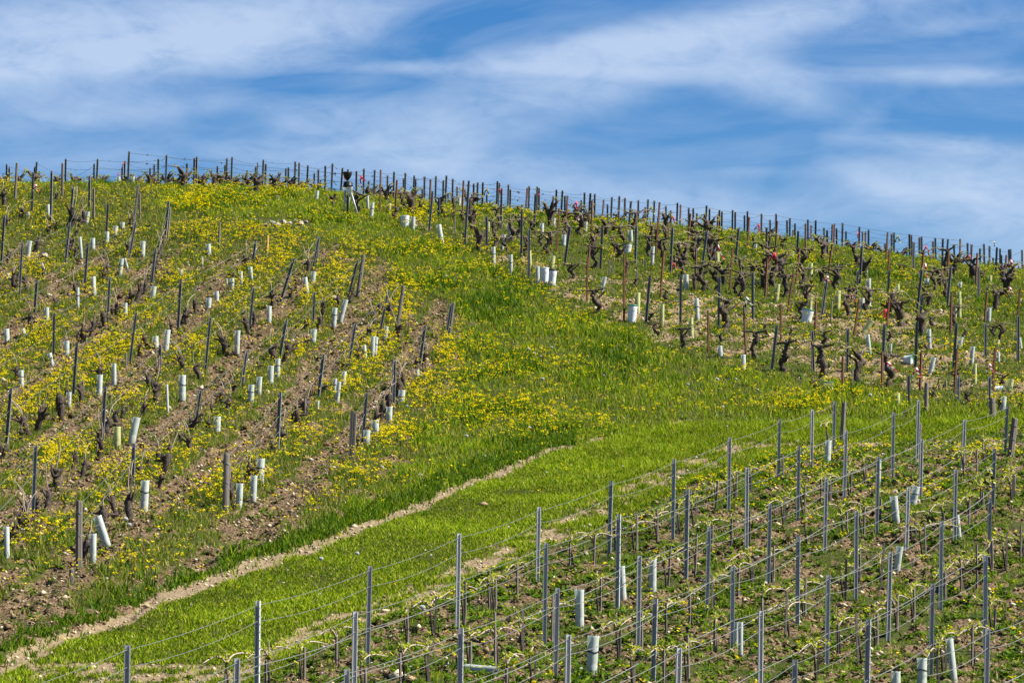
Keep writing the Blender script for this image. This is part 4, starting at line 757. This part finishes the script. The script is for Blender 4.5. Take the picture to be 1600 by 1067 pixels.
# ---- ribbons: tied to the nearest post or vine
def ribbon(u, v, k, px):
    c = min(ANCH, key=lambda q: abs((q[0][0]+q[0][2])/2-u)+(0 if q[0][1]-4 < v < q[0][3] else 40)+.02*abs(q[0][3]-v)); a, f, t = c
    y = f[1]-.07; s = min(max((v-a[1])/max(a[3]-a[1], 1), 0), 1); ax = a[2]+(a[0]-a[2])*(1-s); u = ax+max(-7, min(7, u-ax)); x, _, z = ray(u, v, y); L = px*y/F; r = random.Random(int(u*7+v)); b = MB(); n = 8; ang = r.uniform(-.5,.5); w = .022 if px < 12 else .03
    cols = {'r': ('red','red'), 'w': ('red','wtape'), 'y': ('yel','kt'), 'k': ('kt','wtape')}[k]
    for j in range(2 if px > 9 else 1):
        P = []; aa = ang+(j-.5)*.7*(px > 9)
        for i in range(n+1): q = i/n; P.append((math.sin(aa)*L*q+.015*math.sin(q*7+j), -.02*math.sin(q*5), L*.5-L*q*math.cos(aa)))
        vs = []
        for i, p in enumerate(P): tw = math.sin(i*.8+j)*.8; vs += [(p[0]-w*math.cos(tw), p[1]-w*math.sin(tw)*.7, p[2]), (p[0]+w*math.cos(tw), p[1]+w*math.sin(tw)*.7, p[2])]
        for i in range(n): b.add([vs[2*i], vs[2*i+1], vs[2*i+3], vs[2*i+2]], [(0,1,2,3)], (i//2+j) % 2)
    ax = a[2]+(a[0]-a[2])*(1-s); kx = (ax-u)*y/F; b.ring([(0,0,L*.5), (kx*.6,.02,L*.5+.012), (kx,.05,L*.5)], [.006]*3, 5, mi=0)   # the tied end
    o = link('marker_ribbon', b.mesh('marker_ribbon', [M[cols[0]], M[cols[1]]])); o.location = (x, y, z)
    nm = {'r':'red marker ribbon','w':'red and white marker ribbon','y':'yellow and black marker ribbon','k':'black and white tape'}[k]; reg(o, nm, 'ribbon', 'marker ribbons tied in the vineyard', u, v)
for q in RIB: ribbon(*q)
# ---- rocks and dandelion clocks
def p_rock(seed):
    import bmesh
    bm = bmesh.new(); bmesh.ops.create_icosphere(bm, subdivisions=2, radius=.5); r = random.Random(seed); ax = [Vector((r.uniform(-1,1), r.uniform(-1,1), r.uniform(-1,1))).normalized() for _ in range(9)]; lim = [r.uniform(.26,.42) for _ in ax]
    for v in bm.verts:
        for n_, l in zip(ax, lim):
            d = v.co.dot(n_)
            if d > l: v.co -= n_*(d-l)
        v.co.z *= .72
    me = bpy.data.meshes.new('rock'); bm.to_mesh(me); bm.free(); me.materials.append(M['rock']); return me
PR = [p_rock(s) for s in range(5)]
for i, (u, v, px) in enumerate(ROCKS):
    c = cast(u, v+px*.3); 
    if not c: continue
    x, y = c; s = px*y/F*1.3; o = link('rock', PR[i % 5]); o.location = (x, y, float(GZ([x],[y])[0])+s*.22); o.rotation_euler = (random.uniform(-.3,.3), random.uniform(-.3,.3), random.uniform(0,6)); o.scale = (s, s, s*.9)
    reg(o, 'pale limestone rock' if px > 7.5 else 'small pale limestone rock', 'rock', 'limestone rocks on the slope', u, v)
def p_clock():
    b = MB(); b.ring([(0,0,-.01),(.01,0,.12),(0,0,.2)], [.003]*3, 4, mi=1); n = 70
    for i in range(n):
        ph = math.acos(1-2*(i+.5)/n); th = i*2.4; d = np.array([math.sin(ph)*math.cos(th), math.sin(ph)*math.sin(th), math.cos(ph)]); c = np.array([0,0,.225]); e = np.cross(d, [.3,.5,.8]); e /= np.linalg.norm(e); g = np.cross(d, e)
        b.add([c, c+d*.032+e*.010, c+d*.036-e*.004+g*.009, c+d*.032-e*.004-g*.009], [(0,1,2),(0,2,3),(0,3,1),(1,3,2)])
    return b.mesh('dandelion_clock', [M['fluff'], M['bud']])
PC = p_clock()
for u, v in CLOCKS:
    c = cast(u, v+5)
    if not c: continue
    x, y = c; o = link('dandelion_clock', PC); o.location = (x, y, float(GZ([x],[y])[0])); s = random.uniform(.9,1.3); o.scale = (s, s, s*.8); reg(o, 'white dandelion clock', 'dandelion', 'dandelion clocks in the grass', u, v)
# ================================================================ labels: each says which one
MARKS = [(543,300,'the black rain gauge on the crest'),(632,347,'the white bucket below the crest'),(857,432,'the pair of white buckets'),(981,389,'the green-rimmed bucket behind the torn tube'),
 (988,490,'the green-rimmed bucket by the rusty stake'),(1261,494,'the green-rimmed bucket behind the curved vine'),(1294,604,'the bucket half hidden in meadow grass'),(1419,563,'the tipped bucket with green rim'),
 (552,685,'the broad plank post'),(353,755,'the round wooden post above the lane'),(123,833,'the round post by the tilted tube'),(565,430,'the leaning thick post ending a row'),(627,487,'the weathered post above the bare soil'),
 (418,385,'the orange-lichened post'),(343,369,'the lone short wooden post in grass'),(218,327,'the paired wooden post high left'),(147,321,'the round wooden post high left'),(25,283,'the thick wooden post in the upper left'),
 (158,828,'the big tilted tube'),(93,849,'the short stump post at lane side'),(1351,512,'the steeply tilted yellow tube'),(745,1045,'the tube lying on soil'),(924,1020,'the wide flared tube'),(905,952,'the tall white tube among posts'),
 (1319,658,'the wooden post ending the first wire row'),(1448,582,'the upright wooden post in the meadow'),(1551,640,'the stubby round post by the bushy vine'),(1586,682,'the thick leaning end post'),
 (440,349,'the pale stone pile'),(1120,394,'the big red and white ribbon'),(765,300,'the yellow ribbon at the skyline'),(1407,373,'the yellow ribbon in the right sky'),(1017,329,'the yellow ribbon mid skyline'),(193,258,'the red ribbon on the left skyline'),
 (202,262,'the tallest post on the left skyline'),(900,321,'the red double ribbon near the skyline'),(1340,367,'the red ribbon on the right skyline'),(1019,890,'the upright white tube in the lower rows'),(1397,792,'the white tube in the third wire row'),
 (1440,1045,'the pale tube at the bottom edge'),(1484,1030,'the narrow leaning tube near the bottom'),(1403,875,'the tilted pale tube in the lower rows'),(1295,702,'the pale tube below the meadow'),(1368,470,'the S-shaped old vine'),(1397,535,'the curled vine below the S-shaped one')]
FIX = [('wooden_post',552,685,'broad split plank post, dark grey, ending a vine row'),('wooden_post',353,755,'round weathered post beside three pale tubes above the lane'),('wooden_post',123,833,'round weathered post beside the big tilted pale tube'),
 ('wooden_post',565,430,'thick leaning wooden post ending a row, wire wrapped'),('wooden_post',627,487,'slightly leaning weathered post above bare soil with dark vine'),('wooden_post',418,385,'wooden post patched with orange lichen near the grassy crest'),
 ('wooden_post',343,369,'lone short wooden post standing in green grass'),('wooden_post',93,849,'short grey stump post standing near the lane verge'),('grow_tube',158,828,'big pale tube tilted hard left beside round wooden post'),
 ('grow_tube',1351,512,'yellowish tube tilted steeply over stony ground'),('grow_tube',924,1020,'wide flared pale tube in front of the lower rows'),('grow_tube',905,952,'tall upright white tube under a low cane wire'),
 ('wooden_post',1319,658,'weathered post ending the first wire row below the meadow'),('wooden_post',1448,582,'upright weathered wooden post in meadow below rusty stakes'),('wooden_post',1551,640,'stubby pale round post beside a bushy vine'),('wooden_post',1586,682,'thick dark leaning end post wrapped with wire'),
 ('wooden_post',25,283,'thick pale wooden post at the upper left vineyard edge'),('marker_ribbon',1120,394,'largest red and white ribbon, hanging over a yellowish tube'),('metal_post',200.5,261,'tallest grey post on the left skyline, ribbon beside it'),
 ('marker_ribbon',765,300,'yellow and black ribbon at the skyline right of centre'),('marker_ribbon',1407,373.5,'yellow and black ribbon hanging free in the right sky'),('marker_ribbon',193.5,258,'red ribbon on the left skyline beside the tallest post'),
 ('grow_tube',1019,890,'upright white tube between posts in the lower rows'),('wooden_post',123.5,833,'round weathered post beside the big tilted pale tube')]
for nm, u, v, lab in FIX:
    c = [t for t in THINGS if t['o'].name.split('.')[0] == nm]; t = min(c, key=lambda t: abs(t['u']-u)+abs(t['v']-v))
    if abs(t['u']-u)+abs(t['v']-v) < 28: t['fixed'] = lab
NTH = ['nearest','second nearest','third nearest','fourth nearest','fifth nearest','sixth nearest','seventh nearest','eighth nearest','ninth nearest','tenth nearest']+[ORD[i]+' nearest' for i in (10, 11)]+[w+' nearest' for w in 'thirteenth fourteenth fifteenth sixteenth seventeenth eighteenth nineteenth twentieth'.split()]
by = {}
for t in THINGS:
    if not t['fixed']: by.setdefault(t['look'], []).append(t)
def side(t, m):
    dx, dy = t['u']-m[0], t['v']-m[1]
    return ('left of' if dx < 0 else 'right of') if abs(dx) > abs(dy) else ('above' if dy < 0 else 'below')
rank = {}
for look, ts in by.items():
    for m in MARKS:
        q = {}
        for t in ts: q.setdefault(side(t, m), []).append(t)
        for s, l in q.items():
            l.sort(key=lambda t: (t['u']-m[0])**2+(t['v']-m[1])**2)
            for i, t in enumerate(l): rank.setdefault(id(t), []).append((i+ (((t['u']-m[0])**2+(t['v']-m[1])**2)**.5)/110, i, s, m[2]))
for t in THINGS:
    if t['fixed']: t['o']['label'] = t['fixed']; continue
    _, i, s, m = min(rank[id(t)]); of = s; lab = f"{t['look']}, {NTH[min(i, 19)]} {of} {m}"
    import re
    if len(re.findall(r"[A-Za-z0-9][A-Za-z0-9'’-]*", lab)) > 16: lab = lab.replace(' to the ', ' ')
    t['o']['label'] = lab
# ================================================================ sky, sun, camera
W = bpy.data.worlds.new('World'); scene.world = W; W.use_nodes = True; nt = W.node_tree; nt.nodes.clear(); t = NT(nt)
SUN_AZ, SUN_EL = R(99), R(46)
sky = t.n('TexSky'); sky.sky_type = 'NISHITA'; sky.sun_disc = False; sky.sun_elevation = SUN_EL; sky.sun_rotation = SUN_AZ; sky.air_density = 1.0; sky.dust_density = .4; sky.ozone_density = 2.5; sky.altitude = 300
tc = t.n('TexCoord'); sp = t.n('SeparateXYZ'); t.l(tc.outputs['Generated'], sp.inputs[0])
az = t.math('MULTIPLY', t.math('ARCTAN2', sp.outputs[0], sp.outputs[1]), 10.0); el = t.math('MULTIPLY', t.math('ARCSINE', sp.outputs[2]), 10.0)   # 0.1 rad = 1
# a thin-cirrus field: streaks in azimuth/elevation of the sky
cb = t.n('CombineXYZ'); t.l(az, cb.inputs[0]); t.l(el, cb.inputs[1])
def mp(rot, sc, loc=(0,0,0)):
    x = t.n('Mapping'); x.inputs['Rotation'].default_value = (0,0,rot); x.inputs['Scale'].default_value = sc; x.inputs['Location'].default_value = loc; t.l(cb.outputs[0], x.inputs[0]); return x.outputs[0]
nA = t.noise(mp(R(-9), (.75, 2.7, 1), (3.1,1.7,0)), 1.5, 9, .58, .7); nB = t.noise(mp(R(-20), (2.2, 5.2, 1), (7.7,2,0)), 1.6, 7, .62, .9); nC = t.noise(mp(R(25), (3, 6, 1)), 2.0, 6, .6, 1.2)
def blob(u, v, ru, rv, rot=0., amp=1.):        # position given as the bearing it has in the view: 1 unit = 0.1 rad
    a0 = math.atan((u-800)/F)*10; e0 = (PITCH+math.atan((533.5-v)/F))*10; ca, sa = math.cos(rot), math.sin(rot); ru, rv = ru/F*10, rv/F*10
    dx = t.math('SUBTRACT', az, a0); dy = t.math('SUBTRACT', el, e0)
    p = t.math('DIVIDE', t.math('ADD', t.math('MULTIPLY', dx, ca), t.math('MULTIPLY', dy, sa)), ru); q = t.math('DIVIDE', t.math('SUBTRACT', t.math('MULTIPLY', dy, ca), t.math('MULTIPLY', dx, sa)), rv)
    g = t.math('EXPONENT', t.math('MULTIPLY', t.math('ADD', t.math('MULTIPLY', p, p), t.math('MULTIPLY', q, q)), -1.0)); return t.math('MULTIPLY', g, amp)
BL = [(120,70,330,62,.10,1.0),(430,50,190,45,.15,.85),(40,120,260,26,.12,.6),(800,107,300,11,-.02,.32),(600,108,110,10,0,.2),(1440,126,240,14,-.03,.34),(1530,130,90,12,-.05,.3),(1150,45,330,32,.16,.85),(960,120,210,42,.25,.55),(1190,125,110,40,-.35,.55),(900,80,160,22,.1,.45),
 (620,210,170,50,.15,.55),(740,260,130,26,0,.5),(470,190,90,24,.2,.35),(60,190,190,36,.1,.35),(300,170,200,18,.1,.25),(1365,190,80,22,.55,.18),(1490,238,150,14,-.10,.5),(1560,330,150,60,-.3,.7),(1370,290,90,34,-.5,.38),(1480,55,170,20,.12,.35),(1180,270,80,12,0,.25),(1000,310,200,30,-.1,.30),(200,255,260,22,.05,.28),(1500,300,200,50,0,.3),(900,300,400,30,-.1,.3),(675,50,110,40,.25,-.42),(560,132,130,15,0,-.26),(1420,82,190,28,.1,-.22),(1520,182,120,24,0,-.3),(1180,225,150,44,0,-.28),(470,135,90,14,0,-.2)]
m = None
for b_ in BL:
    g = blob(*b_); m = g if m is None else t.math('ADD', m, g)
gen = t.math('MULTIPLY', t.math('SUBTRACT', nA, .42, clamp=True), .9)
outside = t.math('MULTIPLY', t.math('GREATER_THAN', t.math('ABSOLUTE', az), 2.1), gen)
tex = t.math('ADD', t.math('MULTIPLY', nA, 1.15), t.math('ADD', t.math('MULTIPLY', nB, 1.35), t.math('MULTIPLY', nC, .65)))
k = t.math('MULTIPLY', t.math('MAXIMUM', m, 0.0), t.math('MULTIPLY', t.math('SUBTRACT', tex, .93, clamp=True), 1.30)); k = t.math('ADD', k, t.math('MULTIPLY', gen, .8)); k = t.math('MULTIPLY', k, .80, clamp=True)
k = t.math('MULTIPLY', t.math('SUBTRACT', 1.0, t.math('EXPONENT', t.math('MULTIPLY', k, -1.7))), .93)
hs = t.n('HueSaturation'); hs.inputs['Saturation'].default_value = SKY_SAT; hs.inputs['Value'].default_value = SKY_VAL; t.l(sky.outputs[0], hs.inputs['Color'])
base = t.mix(1.0, hs.outputs[0], c4(*SKY_TINT), 'MULTIPLY')
cc = t.mix(k, base, c4(*CLOUD)); bg = t.n('Background'); bg.inputs[1].default_value = SKY_STR; t.l(cc, bg.inputs[0]); wo = t.n('OutputWorld'); t.l(bg.outputs[0], wo.inputs[0])
L = bpy.data.lights.new('sun', 'SUN'); L.energy = SUN_E; L.angle = R(.53); L.color = (1, .95, .87); so = bpy.data.objects.new('sun', L); COL.objects.link(so)
so.rotation_mode = 'QUATERNION'; dv = Vector((math.sin(SUN_AZ)*math.cos(SUN_EL), math.cos(SUN_AZ)*math.cos(SUN_EL), math.sin(SUN_EL))); so.rotation_quaternion = dv.to_track_quat('Z', 'Y')
cam = bpy.data.cameras.new('camera'); co = bpy.data.objects.new('camera', cam); COL.objects.link(co); cam.sensor_width = 36; cam.lens = 36*F/1600; cam.clip_end = 9000; cam.clip_start = .1
co.rotation_euler = (math.pi/2+PITCH, 0, 0); scene.camera = co
cam.dof.use_dof = False
vs = scene.view_settings; vs.view_transform = 'Standard'; vs.look = 'None'; vs.exposure = EXPO; vs.gamma = 1
scene.render.resolution_x, scene.render.resolution_y = 1024, 682
scene.cycles.max_bounces = 3; scene.cycles.diffuse_bounces = 2; scene.cycles.transmission_bounces = 2
